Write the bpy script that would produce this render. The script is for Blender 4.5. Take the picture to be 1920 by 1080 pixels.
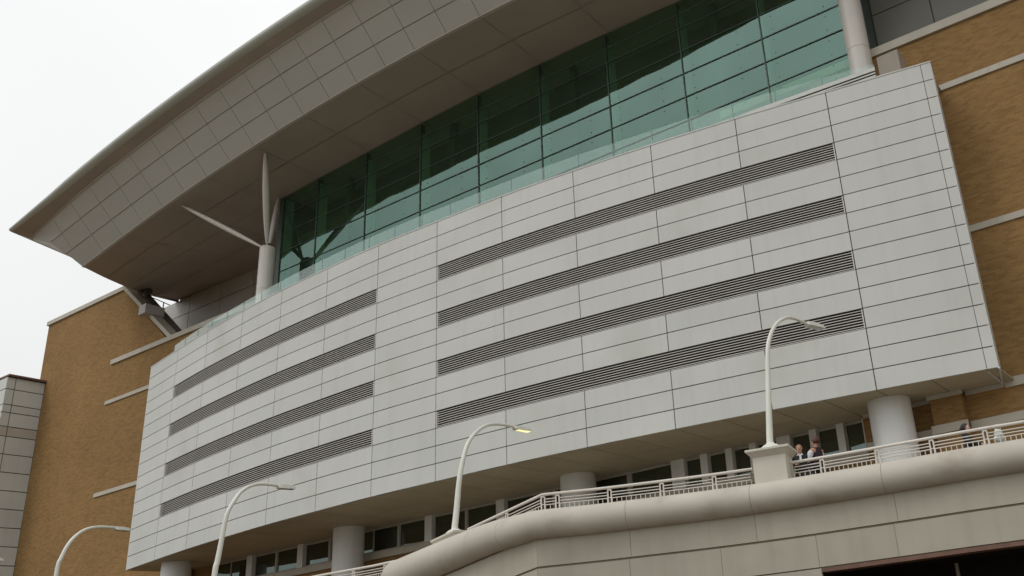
import bpy, bmesh, math, random
from mathutils import Vector, Matrix
random.seed(7)
sc = bpy.context.scene
for o in list(bpy.data.objects): bpy.data.objects.remove(o, do_unlink=True)

# ------------------------------------------------------------------ camera
CZ = 1.6                                   # eye height above the ground
FPX, CX, CY = 1775.2, 1300.0, 540.0        # solved from the joints of the cladding (1920 px wide photo)
PITCH, ROLL = 0.38208, -0.10190
_F = Vector((0, math.cos(PITCH), math.sin(PITCH)))
_U0 = Vector((0, -math.sin(PITCH), math.cos(PITCH)))
_R0 = Vector((1, 0, 0))
_R = _R0*math.cos(ROLL) + _U0*math.sin(ROLL)
_U = _U0*math.cos(ROLL) - _R0*math.sin(ROLL)
cam = bpy.data.cameras.new('camera')
camo = bpy.data.objects.new('camera', cam); sc.collection.objects.link(camo)
camo.matrix_world = Matrix(((_R.x, _U.x, -_F.x, 0), (_R.y, _U.y, -_F.y, 0), (_R.z, _U.z, -_F.z, CZ), (0, 0, 0, 1)))
cam.sensor_width = 36; cam.lens = 36*FPX/1920
cam.shift_x = (960-CX)/1920; cam.shift_y = 0
cam.clip_start = 0.1; cam.clip_end = 5000
sc.camera = camo

# ------------------------------------------------------------------ overcast sky, weak soft sun, exposure
SUN_EL, SUN_AZ = 52, 243
w = bpy.data.worlds.new('World'); sc.world = w; w.use_nodes = True
nt = w.node_tree; N = nt.nodes; LK = nt.links
for nn in list(N): N.remove(nn)
out = N.new('ShaderNodeOutputWorld'); bg = N.new('ShaderNodeBackground')
sky = N.new('ShaderNodeTexSky'); sky.sky_type = 'NISHITA'; sky.sun_disc = False
sky.sun_elevation = math.radians(SUN_EL); sky.sun_rotation = math.radians(SUN_AZ)
sky.air_density = 1.0; sky.dust_density = 6.0; sky.ozone_density = 1.0
hs = N.new('ShaderNodeHueSaturation'); hs.inputs['Saturation'].default_value = 0.10
LK.new(sky.outputs[0], hs.inputs['Color'])
tc = N.new('ShaderNodeTexCoord'); nz = N.new('ShaderNodeTexNoise')
nz.inputs['Scale'].default_value = 1.3; nz.inputs['Detail'].default_value = 3; nz.inputs['Roughness'].default_value = .45
cr = N.new('ShaderNodeValToRGB'); cr.color_ramp.elements[0].position = .30; cr.color_ramp.elements[1].position = .66
cr.color_ramp.elements[0].color = (8.3, 8.5, 8.55, 1); cr.color_ramp.elements[1].color = (10.2, 10.2, 10.1, 1)
LK.new(tc.outputs['Generated'], nz.inputs['Vector']); LK.new(nz.outputs['Fac'], cr.inputs['Fac'])
mx = N.new('ShaderNodeMix'); mx.data_type = 'RGBA'; mx.inputs[0].default_value = .88     # cloud cover over the clear sky
LK.new(hs.outputs[0], mx.inputs[6]); LK.new(cr.outputs[0], mx.inputs[7])
sx = N.new('ShaderNodeSeparateXYZ'); LK.new(tc.outputs['Generated'], sx.inputs[0])
gr = N.new('ShaderNodeMapRange'); gr.inputs[1].default_value = 0; gr.inputs[2].default_value = 1; gr.inputs[3].default_value = .82; gr.inputs[4].default_value = 1.42
LK.new(sx.outputs[2], gr.inputs[0])
sc_ = N.new('ShaderNodeVectorMath'); sc_.operation = 'SCALE'; LK.new(mx.outputs[2], sc_.inputs[0]); LK.new(gr.outputs[0], sc_.inputs['Scale'])
LK.new(sc_.outputs[0], bg.inputs['Color']); bg.inputs['Strength'].default_value = 0.10
LK.new(bg.outputs[0], out.inputs[0])
sl = bpy.data.lights.new('sun', 'SUN'); sl.energy = 0.7; sl.angle = math.radians(25); sl.color = (1, .97, .92)
so = bpy.data.objects.new('sun', sl); sc.collection.objects.link(so)
az = math.radians(SUN_AZ); el = math.radians(SUN_EL)
sdir = Vector((math.sin(az)*math.cos(el), math.cos(az)*math.cos(el), math.sin(el)))
so.rotation_euler = sdir.to_track_quat('Z', 'Y').to_euler(); so.location = (0, -20, 60)
vs = sc.view_settings; vs.view_transform = 'Standard'; vs.look = 'None'; vs.exposure = 0.0; vs.gamma = 1; vs.use_curve_mapping = False

# ------------------------------------------------------------------ helpers: where things stand
def V(*a): return Vector(a)
def ray(px, py): return _F + _R*((px-CX)/FPX) - _U*((py-CY)/FPX)
def atz(px, py, z):                         # point seen at (px,py) that lies z above the eye
    r = ray(px, py); p = r*(z/r.z); return V(p.x, p.y, p.z+CZ)
def atpl(px, py, q, n):
    r = ray(px, py); q = V(q.x, q.y, q.z-CZ); p = r*(q.dot(n)/r.dot(n)); return V(p.x, p.y, p.z+CZ)
CHA = math.radians(-29.5)
DS = V(math.cos(CHA), math.sin(CHA), 0); DN = V(-math.sin(CHA), math.cos(CHA), 0)
P0 = V(7.759, 24.149, 0)
def L(s, o, z): return P0 + DS*s + DN*o + V(0, 0, z+CZ)      # building frame: along, back, up (from eye level)
def so_of(p): q = p-P0; return q.dot(DS), q.dot(DN)
ZB, ZT = 6.577, 16.177
BRO = 1.68                                   # brick plane offset
def interp(tab, x):
    if x <= tab[0][0]:
        a, b = tab[0], tab[1]
    elif x >= tab[-1][0]:
        a, b = tab[-2], tab[-1]
    else:
        for i in range(len(tab)-1):
            if tab[i][0] <= x <= tab[i+1][0]: a, b = tab[i], tab[i+1]; break
    t = (x-a[0])/(b[0]-a[0]); return a[1]+(b[1]-a[1])*t

# ------------------------------------------------------------------ materials
MATS = {}
def mat(name, col, rough=.6, metal=0.0, var=.05, scale=2.0, island=0.0, streak=0.0, bump=0.0, spec=.5, dirt=None):
    if name in MATS: return MATS[name]
    m = bpy.data.materials.new(name); m.use_nodes = True; t = m.node_tree; n = t.nodes; l = t.links
    b = n['Principled BSDF']; b.inputs['Roughness'].default_value = rough; b.inputs['Metallic'].default_value = metal
    b.inputs['Specular IOR Level'].default_value = spec
    tcn = n.new('ShaderNodeTexCoord')
    no = n.new('ShaderNodeTexNoise'); no.inputs['Scale'].default_value = scale; no.inputs['Detail'].default_value = 5
    l.new(tcn.outputs['Object'], no.inputs['Vector'])
    mr = n.new('ShaderNodeMapRange'); mr.inputs[1].default_value = .3; mr.inputs[2].default_value = .7
    mr.inputs[3].default_value = 1-var; mr.inputs[4].default_value = 1+var
    l.new(no.outputs['Fac'], mr.inputs[0]); val = mr.outputs[0]
    def mul(a, bb):
        q = n.new('ShaderNodeMath'); q.operation = 'MULTIPLY'; l.new(a, q.inputs[0]); l.new(bb, q.inputs[1]); return q.outputs[0]
    if island:
        g = n.new('ShaderNodeNewGeometry'); mi = n.new('ShaderNodeMapRange')
        mi.inputs[3].default_value = 1-island; mi.inputs[4].default_value = 1+island
        l.new(g.outputs['Random Per Island'], mi.inputs[0]); val = mul(val, mi.outputs[0])
    if streak:
        mp = n.new('ShaderNodeMapping'); mp.inputs['Scale'].default_value = (3.2, 3.2, .16)
        l.new(tcn.outputs['Object'], mp.inputs['Vector'])
        n2 = n.new('ShaderNodeTexNoise'); n2.inputs['Scale'].default_value = 1.1; n2.inputs['Detail'].default_value = 4
        l.new(mp.outputs[0], n2.inputs['Vector'])
        m2 = n.new('ShaderNodeMapRange'); m2.inputs[1].default_value = .5; m2.inputs[2].default_value = .78
        m2.inputs[3].default_value = 1; m2.inputs[4].default_value = 1-streak
        l.new(n2.outputs['Fac'], m2.inputs[0]); val = mul(val, m2.outputs[0])
    vm = n.new('ShaderNodeVectorMath'); vm.operation = 'SCALE'; vm.inputs[0].default_value = col
    l.new(val, vm.inputs['Scale'])
    src = vm.outputs[0]
    if dirt:
        dcol, lo, hi, dsc = dirt
        n3 = n.new('ShaderNodeTexNoise'); n3.inputs['Scale'].default_value = dsc; n3.inputs['Detail'].default_value = 6
        l.new(tcn.outputs['Object'], n3.inputs['Vector'])
        m3 = n.new('ShaderNodeMapRange'); m3.inputs[1].default_value = lo; m3.inputs[2].default_value = hi
        l.new(n3.outputs['Fac'], m3.inputs[0])
        mm = n.new('ShaderNodeMix'); mm.data_type = 'RGBA'; l.new(m3.outputs[0], mm.inputs[0])
        l.new(src, mm.inputs[6]); mm.inputs[7].default_value = (*dcol, 1); src = mm.outputs[2]
    l.new(src, b.inputs['Base Color'])
    if bump:
        bp = n.new('ShaderNodeBump'); bp.inputs['Strength'].default_value = bump; bp.inputs['Distance'].default_value = .02
        n4 = n.new('ShaderNodeTexNoise'); n4.inputs['Scale'].default_value = scale*9; l.new(tcn.outputs['Object'], n4.inputs['Vector'])
        l.new(n4.outputs['Fac'], bp.inputs['Height']); l.new(bp.outputs[0], b.inputs['Normal'])
    MATS[name] = m; return m
PANEL = mat('metal_panel', (.575, .585, .555), .45, 0, .035, .5, island=.028, streak=.06, spec=.35, dirt=((.45, .445, .37), .56, .95, .35))
PANEL_D = mat('metal_panel_canopy', (.53, .53, .49), .5, 0, .03, .4, island=.012, spec=.3)
SOFFIT = mat('soffit_panel', (.415, .363, .315), .7, 0, .07, .35, island=.02, spec=.15)
USOFFIT = mat('lower_soffit_panel', (.44, .385, .285), .7, 0, .08, .5, island=.03, spec=.15)
NOSE = mat('canopy_nose', (.50, .52, .47), .38, 0, .03, .5, spec=.5)
JOINT = mat('dark_joint', (.095, .09, .075), .9, 0, .05)  # dark backing colour that shows in the open panel joints
LOUV = mat('louvre_metal', (.60, .585, .545), .45, 0, .05, 1.5)
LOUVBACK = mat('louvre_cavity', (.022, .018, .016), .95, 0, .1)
GREYP = mat('grey_panel', (.47, .465, .43), .5, 0, .05, .5, island=.03, streak=.06)
WINGP = mat('wing_panel', (.57, .585, .55), .5, 0, .05, .4, island=.03, streak=.06)
STONE = mat('stone_band', (.50, .47, .395), .8, 0, .07, 1.2, streak=.1)
PRECAST = mat('precast_concrete', (.425, .395, .325), .8, 0, .06, .8, island=.035, streak=.10, bump=.15, dirt=((.33, .30, .235), .55, .9, .6))
BULL = mat('precast_bullnose', (.50, .462, .40), .8, 0, .07, .9, streak=0, bump=.2, dirt=((.36, .31, .25), .56, .80, 1.1))
CREAM = mat('painted_concrete', (.60, .575, .49), .7, 0, .05, 2.0, streak=.08, bump=.1)
RAIL = mat('white_rail_paint', (.66, .62, .56), .35, 0, .05, 3, dirt=((.45, .36, .28), .62, .85, 9))
POLE = mat('white_pole_paint', (.70, .70, .63), .35, 0, .05, 2, dirt=((.5, .48, .36), .6, .85, 5))
COLM = mat('column_cladding', (.69, .70, .675), .5, 0, .04, 1.0, streak=.1)
COLU = mat('upper_column_paint', (.64, .61, .56), .3, 0, .03, 1.0)
DARKM = mat('dark_metal', (.10, .09, .075), .5, 0, .1)
FRAME = mat('window_frame', (.40, .38, .33), .6, 0, .06)
TANBOX = mat('tan_box', (.33, .29, .24), .8, 0, .08, 2)
DARKROOF = mat('dark_roofing', (.16, .13, .12), .8, 0, .1, 2)
RUST = mat('rusty_lintel', (.17, .095, .07), .8, 0, .2, 3)
REDCAP = mat('red_brown_coping', (.26, .15, .12), .7, 0, .1, 2)

def brick_mat():
    m = bpy.data.materials.new('tan_brick'); m.use_nodes = True; t = m.node_tree; n = t.nodes; l = t.links
    b = n['Principled BSDF']; b.inputs['Roughness'].default_value = .9; b.inputs['Specular IOR Level'].default_value = .15
    tcn = n.new('ShaderNodeTexCoord'); sp = n.new('ShaderNodeSeparateXYZ'); cb = n.new('ShaderNodeCombineXYZ')
    l.new(tcn.outputs['Object'], sp.inputs[0]); l.new(sp.outputs[0], cb.inputs[0]); l.new(sp.outputs[2], cb.inputs[1])
    br = n.new('ShaderNodeTexBrick'); l.new(cb.outputs[0], br.inputs['Vector'])
    br.inputs['Scale'].default_value = 1; br.inputs['Brick Width'].default_value = .24; br.inputs['Row Height'].default_value = .075
    br.inputs['Mortar Size'].default_value = .006; br.inputs['Mortar Smooth'].default_value = .2
    br.inputs['Color1'].default_value = (.315, .186, .071, 1); br.inputs['Color2'].default_value = (.232, .132, .050, 1)
    br.inputs['Mortar'].default_value = (.265, .19, .10, 1); br.inputs['Bias'].default_value = -.1
    # soft clusters stretched along the courses, as the mixed bricks read from below
    mp = n.new('ShaderNodeMapping'); mp.inputs['Scale'].default_value = (.9, 5.5, 1); l.new(cb.outputs[0], mp.inputs['Vector'])
    no = n.new('ShaderNodeTexNoise'); no.inputs['Scale'].default_value = 1.6; no.inputs['Detail'].default_value = 6; no.inputs['Roughness'].default_value = .7
    l.new(mp.outputs[0], no.inputs['Vector'])
    r1 = n.new('ShaderNodeMapRange'); r1.inputs[1].default_value = .3; r1.inputs[2].default_value = .72; r1.inputs[3].default_value = .90; r1.inputs[4].default_value = 1.12
    l.new(no.outputs['Fac'], r1.inputs[0])
    n2 = n.new('ShaderNodeTexNoise'); n2.inputs['Scale'].default_value = .22; n2.inputs['Detail'].default_value = 4; l.new(cb.outputs[0], n2.inputs['Vector'])
    r2 = n.new('ShaderNodeMapRange'); r2.inputs[1].default_value = .3; r2.inputs[2].default_value = .7; r2.inputs[3].default_value = .88; r2.inputs[4].default_value = 1.12
    l.new(n2.outputs['Fac'], r2.inputs[0])
    q = n.new('ShaderNodeMath'); q.operation = 'MULTIPLY'; l.new(r1.outputs[0], q.inputs[0]); l.new(r2.outputs[0], q.inputs[1])
    mp3 = n.new('ShaderNodeMapping'); mp3.inputs['Scale'].default_value = (1.5, 7.5, 1); l.new(cb.outputs[0], mp3.inputs['Vector'])
    n3 = n.new('ShaderNodeTexNoise'); n3.inputs['Scale'].default_value = 1.9; n3.inputs['Detail'].default_value = 3; l.new(mp3.outputs[0], n3.inputs['Vector'])
    r3 = n.new('ShaderNodeMapRange'); r3.inputs[1].default_value = .60; r3.inputs[2].default_value = .70; r3.inputs[4].default_value = .5; l.new(n3.outputs['Fac'], r3.inputs[0])
    mf = n.new('ShaderNodeMix'); mf.data_type = 'RGBA'; l.new(r3.outputs[0], mf.inputs[0]); l.new(br.outputs['Color'], mf.inputs[6]); mf.inputs[7].default_value = (.345, .225, .105, 1)
    vm = n.new('ShaderNodeVectorMath'); vm.operation = 'SCALE'; l.new(mf.outputs[2], vm.inputs[0]); l.new(q.outputs[0], vm.inputs['Scale'])
    l.new(vm.outputs[0], b.inputs['Base Color'])
    bp = n.new('ShaderNodeBump'); bp.inputs['Strength'].default_value = .3; bp.inputs['Distance'].default_value = .004
    l.new(br.outputs['Fac'], bp.inputs['Height']); l.new(bp.outputs[0], b.inputs['Normal'])
    return m
BRICK = brick_mat()

def glass_mat(name, refl, base, rough=.015, wob=.004, tint_var=.06, clear=None):
    m = bpy.data.materials.new(name); m.use_nodes = True; t = m.node_tree; n = t.nodes; l = t.links
    for x in list(n):
        if x.type == 'BSDF_PRINCIPLED': n.remove(x)
    o = [x for x in n if x.type == 'OUTPUT_MATERIAL'][0]
    g = n.new('ShaderNodeBsdfGlossy'); g.inputs['Roughness'].default_value = rough
    d = n.new('ShaderNodeBsdfDiffuse'); d.inputs['Color'].default_value = (*base, 1)
    a = n.new('ShaderNodeAddShader'); l.new(g.outputs[0], a.inputs[0]); l.new(d.outputs[0], a.inputs[1])
    if clear:
        tr = n.new('ShaderNodeBsdfTransparent'); tr.inputs['Color'].default_value = (*clear, 1); a2 = n.new('ShaderNodeAddShader')
        l.new(a.outputs[0], a2.inputs[0]); l.new(tr.outputs[0], a2.inputs[1]); a = a2
    l.new(a.outputs[0], o.inputs[0])
    ge = n.new('ShaderNodeNewGeometry'); mr = n.new('ShaderNodeMapRange'); mr.inputs[3].default_value = 1-tint_var; mr.inputs[4].default_value = 1+tint_var
    l.new(ge.outputs['Random Per Island'], mr.inputs[0])
    tcn = n.new('ShaderNodeTexCoord'); no = n.new('ShaderNodeTexNoise'); no.inputs['Scale'].default_value = .45; no.inputs['Detail'].default_value = 2
    l.new(tcn.outputs['Object'], no.inputs['Vector'])
    m2 = n.new('ShaderNodeMapRange'); m2.inputs[3].default_value = .85; m2.inputs[4].default_value = 1.15; l.new(no.outputs['Fac'], m2.inputs[0])
    q = n.new('ShaderNodeMath'); q.operation = 'MULTIPLY'; l.new(mr.outputs[0], q.inputs[0]); l.new(m2.outputs[0], q.inputs[1])
    vm = n.new('ShaderNodeVectorMath'); vm.operation = 'SCALE'; vm.inputs[0].default_value = refl; l.new(q.outputs[0], vm.inputs['Scale'])
    l.new(vm.outputs[0], g.inputs['Color'])
    bp = n.new('ShaderNodeBump'); bp.inputs['Strength'].default_value = 1; bp.inputs['Distance'].default_value = wob
    n2 = n.new('ShaderNodeTexNoise'); n2.inputs['Scale'].default_value = .55; n2.inputs['Detail'].default_value = 1; l.new(tcn.outputs['Object'], n2.inputs['Vector'])
    l.new(n2.outputs['Fac'], bp.inputs['Height']); l.new(bp.outputs[0], g.inputs['Normal'])
    return m
GLASS = glass_mat('teal_curtain_glass', (.098, .152, .135), (.006, .010, .005), wob=.010, clear=(.42, .58, .46))
WINGLASS = glass_mat('dark_window_glass', (.12, .15, .14), (.016, .013, .006), wob=.01)
def clear_glass(name, tint, gl):
    m = bpy.data.materials.new(name); m.use_nodes = True; t = m.node_tree; n = t.nodes; l = t.links
    for x in list(n):
        if x.type == 'BSDF_PRINCIPLED': n.remove(x)
    o = [x for x in n if x.type == 'OUTPUT_MATERIAL'][0]
    tr = n.new('ShaderNodeBsdfTransparent'); tr.inputs['Color'].default_value = (*tint, 1)
    g = n.new('ShaderNodeBsdfGlossy'); g.inputs['Roughness'].default_value = .02; g.inputs['Color'].default_value = (.92, 1, .97, 1)
    fr0 = n.new('ShaderNodeLayerWeight'); fr = n.new('ShaderNodeMath'); fr.operation = 'POWER'; fr.inputs[1].default_value = 3; l.new(fr0.outputs['Facing'], fr.inputs[0])
    ma = n.new('ShaderNodeMath'); ma.operation = 'MULTIPLY_ADD'; ma.inputs[1].default_value = .5; ma.inputs[2].default_value = gl
    l.new(fr.outputs[0], ma.inputs[0])
    x = n.new('ShaderNodeMixShader'); l.new(ma.outputs[0], x.inputs[0]); l.new(tr.outputs[0], x.inputs[1]); l.new(g.outputs[0], x.inputs[2])
    l.new(x.outputs[0], o.inputs[0]); return m
BALG = clear_glass('balustrade_glass', (.91, .965, .945), .06)
def emis(name, col, s):
    m = bpy.data.materials.new(name); m.use_nodes = True; b = m.node_tree.nodes['Principled BSDF']
    b.inputs['Base Color'].default_value = (*col, 1); b.inputs['Emission Color'].default_value = (*col, 1); b.inputs['Emission Strength'].default_value = s
    return m
LAMPON = emis('lit_lamp_lens', (1, .88, .42), 1.0)
LAMPOFF = mat('unlit_lamp_lens', (.42, .42, .38), .3)

# ------------------------------------------------------------------ mesh builder (world coordinates in, parent frame out)
COL = sc.collection
ROOTM = {}
def tag(o, label=None, cat=None, group=None, kind=None):
    if label: o['label'] = label
    if cat: o['category'] = cat
    if group: o['group'] = group
    if kind: o['kind'] = kind
    return o
def thing(name, loc, rz=0, label=None, cat=None, group=None):
    o = bpy.data.objects.new(name, None); COL.objects.link(o); o.location = loc; o.rotation_euler = (0, 0, rz)
    o.empty_display_size = .3
    M = Matrix.Translation(loc) @ Matrix.Rotation(rz, 4, 'Z'); ROOTM[o.name] = M.inverted()
    return tag(o, label, cat, group)
class MB:
    def __init__(s): s.v = []; s.f = []; s.mi = []
    def add(s, vs, fs, mi=0):
        b = len(s.v); s.v += [Vector(v) for v in vs]
        for f in fs: s.f.append(tuple(i+b for i in f)); s.mi.append(mi)
    def quad(s, a, b, c, d, mi=0): s.add([a, b, c, d], [(0, 1, 2, 3)], mi)
    def hexa(s, p, mi=0):        # p: 8 points, bottom 4 then top 4
        s.add(p, [(3, 2, 1, 0), (4, 5, 6, 7), (0, 1, 5, 4), (1, 2, 6, 5), (2, 3, 7, 6), (3, 0, 4, 7)], mi)
    def lbox(s, s0, s1, o0, o1, z0, z1, mi=0):   # box in the building frame
        s.hexa([L(s0, o0, z0), L(s1, o0, z0), L(s1, o1, z0), L(s0, o1, z0), L(s0, o0, z1), L(s1, o0, z1), L(s1, o1, z1), L(s0, o1, z1)], mi)
    def fbox(s, c, ax, ay, hx, hy, z0, z1, mi=0):
        p = []
        for z in (z0, z1):
            for a, b in ((-1, -1), (1, -1), (1, 1), (-1, 1)): q = c+ax*(a*hx)+ay*(b*hy); p.append(V(q.x, q.y, z))
        s.hexa(p, mi)
    def prism(s, pts, off, mi=0):  # planar polygon extruded by vector off
        n = len(pts); s.add(list(pts)+[p+off for p in pts], [tuple(range(n))[::-1], tuple(range(n, 2*n))]+[(i, (i+1) % n, n+(i+1) % n, n+i) for i in range(n)], mi)
    def tube(s, pts, rad, n=10, cap=True, mi=0, up=None):
        pts = [Vector(p) for p in pts]; k = len(pts)
        if not hasattr(rad, '__len__'): rad = [rad]*k
        t = (pts[1]-pts[0]).normalized(); a = up or (V(0, 0, 1) if abs(t.z) < .9 else V(1, 0, 0)); u = t.cross(a).normalized()
        vs = []
        for i, p in enumerate(pts):
            if i == 0: t = pts[1]-pts[0]
            elif i == k-1: t = pts[-1]-pts[-2]
            else: t = (pts[i+1]-p).normalized()+(p-pts[i-1]).normalized()
            t.normalize(); u = (u-t*u.dot(t)).normalized(); w_ = t.cross(u)
            for j in range(n):
                an = 2*math.pi*j/n; vs.append(p+u*(math.cos(an)*rad[i])+w_*(math.sin(an)*rad[i]))
        fs = [(i*n+j, i*n+(j+1) % n, (i+1)*n+(j+1) % n, (i+1)*n+j) for i in range(k-1) for j in range(n)]
        if cap: fs += [tuple(range(n))[::-1], tuple(range((k-1)*n, k*n))]
        s.add(vs, fs, mi)
    def lathe(s, c, prof, n=40, mi=0):   # prof [(r,z)], open ends capped
        vs = []
        for r, z in prof:
            for j in range(n): an = 2*math.pi*j/n; vs.append(V(c.x+r*math.cos(an), c.y+r*math.sin(an), z))
        k = len(prof)
        fs = [(i*n+j, i*n+(j+1) % n, (i+1)*n+(j+1) % n, (i+1)*n+j) for i in range(k-1) for j in range(n)]
        fs += [tuple(range(n))[::-1], tuple(range((k-1)*n, k*n))]
        s.add(vs, fs, mi)
    def ball(s, c, r, sx=1, sy=1, sz=1, n=12, rot=None, mi=0):
        vs = []; fs = []
        for i in range(1, n):
            ph = math.pi*i/n
            for j in range(n*2):
                th = math.pi*j/n; p = V(r*sx*math.sin(ph)*math.cos(th), r*sy*math.sin(ph)*math.sin(th), r*sz*math.cos(ph))
                vs.append((rot @ p if rot else p)+c)
        m2 = n*2
        for i in range(n-2):
            for j in range(m2): fs.append((i*m2+j, (i+1)*m2+j, (i+1)*m2+(j+1) % m2, i*m2+(j+1) % m2))
        fs.append(tuple(range(m2))); fs.append(tuple(range((n-2)*m2, (n-1)*m2))[::-1])
        s.add(vs, fs, mi)
    def build(s, name, m, parent=None, smooth=False, label=None, sharp=35, bevel=0):
        me = bpy.data.meshes.new(name)
        root = parent
        while root is not None and root.parent is not None: root = root.parent
        M = ROOTM.get(root.name) if root is not None else None
        vs = [M @ v for v in s.v] if M is not None else s.v
        me.from_pydata([tuple(v) for v in vs], [], s.f)
        for mm in (m if isinstance(m, (list, tuple)) else [m]): me.materials.append(mm)
        if any(s.mi):
            for p, i in zip(me.polygons, s.mi): p.material_index = i
        bm = bmesh.new(); bm.from_mesh(me); bmesh.ops.recalc_face_normals(bm, faces=bm.faces); bm.to_mesh(me); bm.free()
        if smooth:
            for p in me.polygons: p.use_smooth = True
            me.set_sharp_from_angle(angle=math.radians(sharp))
        o = bpy.data.objects.new(name, me); COL.objects.link(o)
        if parent is not None: o.parent = parent
        if bevel:
            bv = o.modifiers.new('bevel', 'BEVEL'); bv.width = bevel; bv.segments = 2; bv.limit_method = 'ANGLE'
        if label: o['label'] = label
        return o
def cr_path(pts, k=8):
    out_ = []; P = [pts[0]*2-pts[1]]+list(pts)+[pts[-1]*2-pts[-2]]
    for i in range(1, len(P)-2):
        a, b, c, d = P[i-1], P[i], P[i+1], P[i+2]
        for j in range(k):
            t = j/k; out_.append(.5*((2*b)+(c-a)*t+(2*a-5*b+4*c-d)*t*t+(3*b-a-3*c+d)*t*t*t))
    out_.append(pts[-1].copy()); return out_

# ------------------------------------------------------------------ ground
g = MB(); S = 1500
g.quad(V(-S, -S, 0), V(S, -S, 0), V(S, S, 0), V(-S, S, 0))
GROUND = mat('street_asphalt', (.112, .080, .050), .95, 0, .2, .4, bump=.2)
tag(g.build('ground', GROUND), kind='structure')

# ================================================================== THE ARENA
arena = thing('arena_building', L(-20, 3, -CZ), CHA, 'large arena with a curved pale panel front, teal glass wall and upswept canopy roof', 'building')

# ---- curved cladding volume -------------------------------------------------
FC = [(-26.786, 43.401), (-24.342, 41.38), (-21.928, 39.443), (-19.45, 37.59), (-16.975, 35.84), (-14.411, 34.184), (-11.822, 32.594), (-9.153, 31.145), (-6.456, 29.735), (-3.707, 28.449), (-.936, 27.275), (1.867, 26.182), (4.69, 25.171), (7.474, 24.191), (7.759, 24.10)]
FCV = [V(a, b, 0) for a, b in FC]
def F(u):
    u = max(0, min(13.9999, u)); i = int(u); t = u-i
    if i >= 13: return FCV[13].lerp(FCV[14], t)
    a = FCV[i-1] if i > 0 else FCV[0]*2-FCV[1]; b = FCV[i]; c = FCV[i+1]; d = FCV[i+2] if i+2 <= 13 else FCV[13]*2-FCV[12]
    return .5*((2*b)+(c-a)*t+(2*a-5*b+4*c-d)*t*t+(3*b-a-3*c+d)*t*t*t)
def FN(u):                                   # outward (towards the street)
    t = F(min(u+.02, 13.99))-F(max(u-.02, 0)); t.normalize(); return V(t.y, -t.x, 0)
def FP(u, out_, z): p = F(u)+FN(u)*out_; return V(p.x, p.y, z+CZ)
def rowz(r): return ZB+.6*(16-r)
ROWS = range(16); LB = (3, 6, 9, 12)          # louvre rows
GAP = .030
pan = MB()
def curved_panel(mb, u0, u1, z0, z1, out_=0.0, dep=.06, gap=GAP):
    e = gap/2/3.03
    if u1-u0 < .9: e *= 3.03/max(.3, (F(u1)-F(u0)).length/(u1-u0)) if u1 > 13 else 1
    a, b = u0+e, u1-e; k = 5 if b-a > .3 else 2
    us = [a+(b-a)*i/(k-1) for i in range(k)]; z0 += gap/2; z1 -= gap/2
    vs = []; fs = []
    for u in us: vs += [FP(u, out_, z0), FP(u, out_, z1), FP(u, out_-dep, z1), FP(u, out_-dep, z0)]
    for i in range(k-1):
        q = i*4; r = q+4
        fs += [(q, r, r+1, q+1), (q+1, r+1, r+2, q+2), (q+3, q, r, r+3)[::-1]]
    fs += [(0, 1, 2, 3), ((k-1)*4+3, (k-1)*4+2, (k-1)*4+1, (k-1)*4)]
    mb.add(vs, fs)
for r in ROWS:
    for c in range(14):
        if r in LB and (1 <= c < 6 or 7 <= c < 12): continue
        curved_panel(pan, c, c+1, rowz(r+1), rowz(r))
clad = pan.build('curved_cladding', PANEL, arena, smooth=True, sharp=20)
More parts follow.
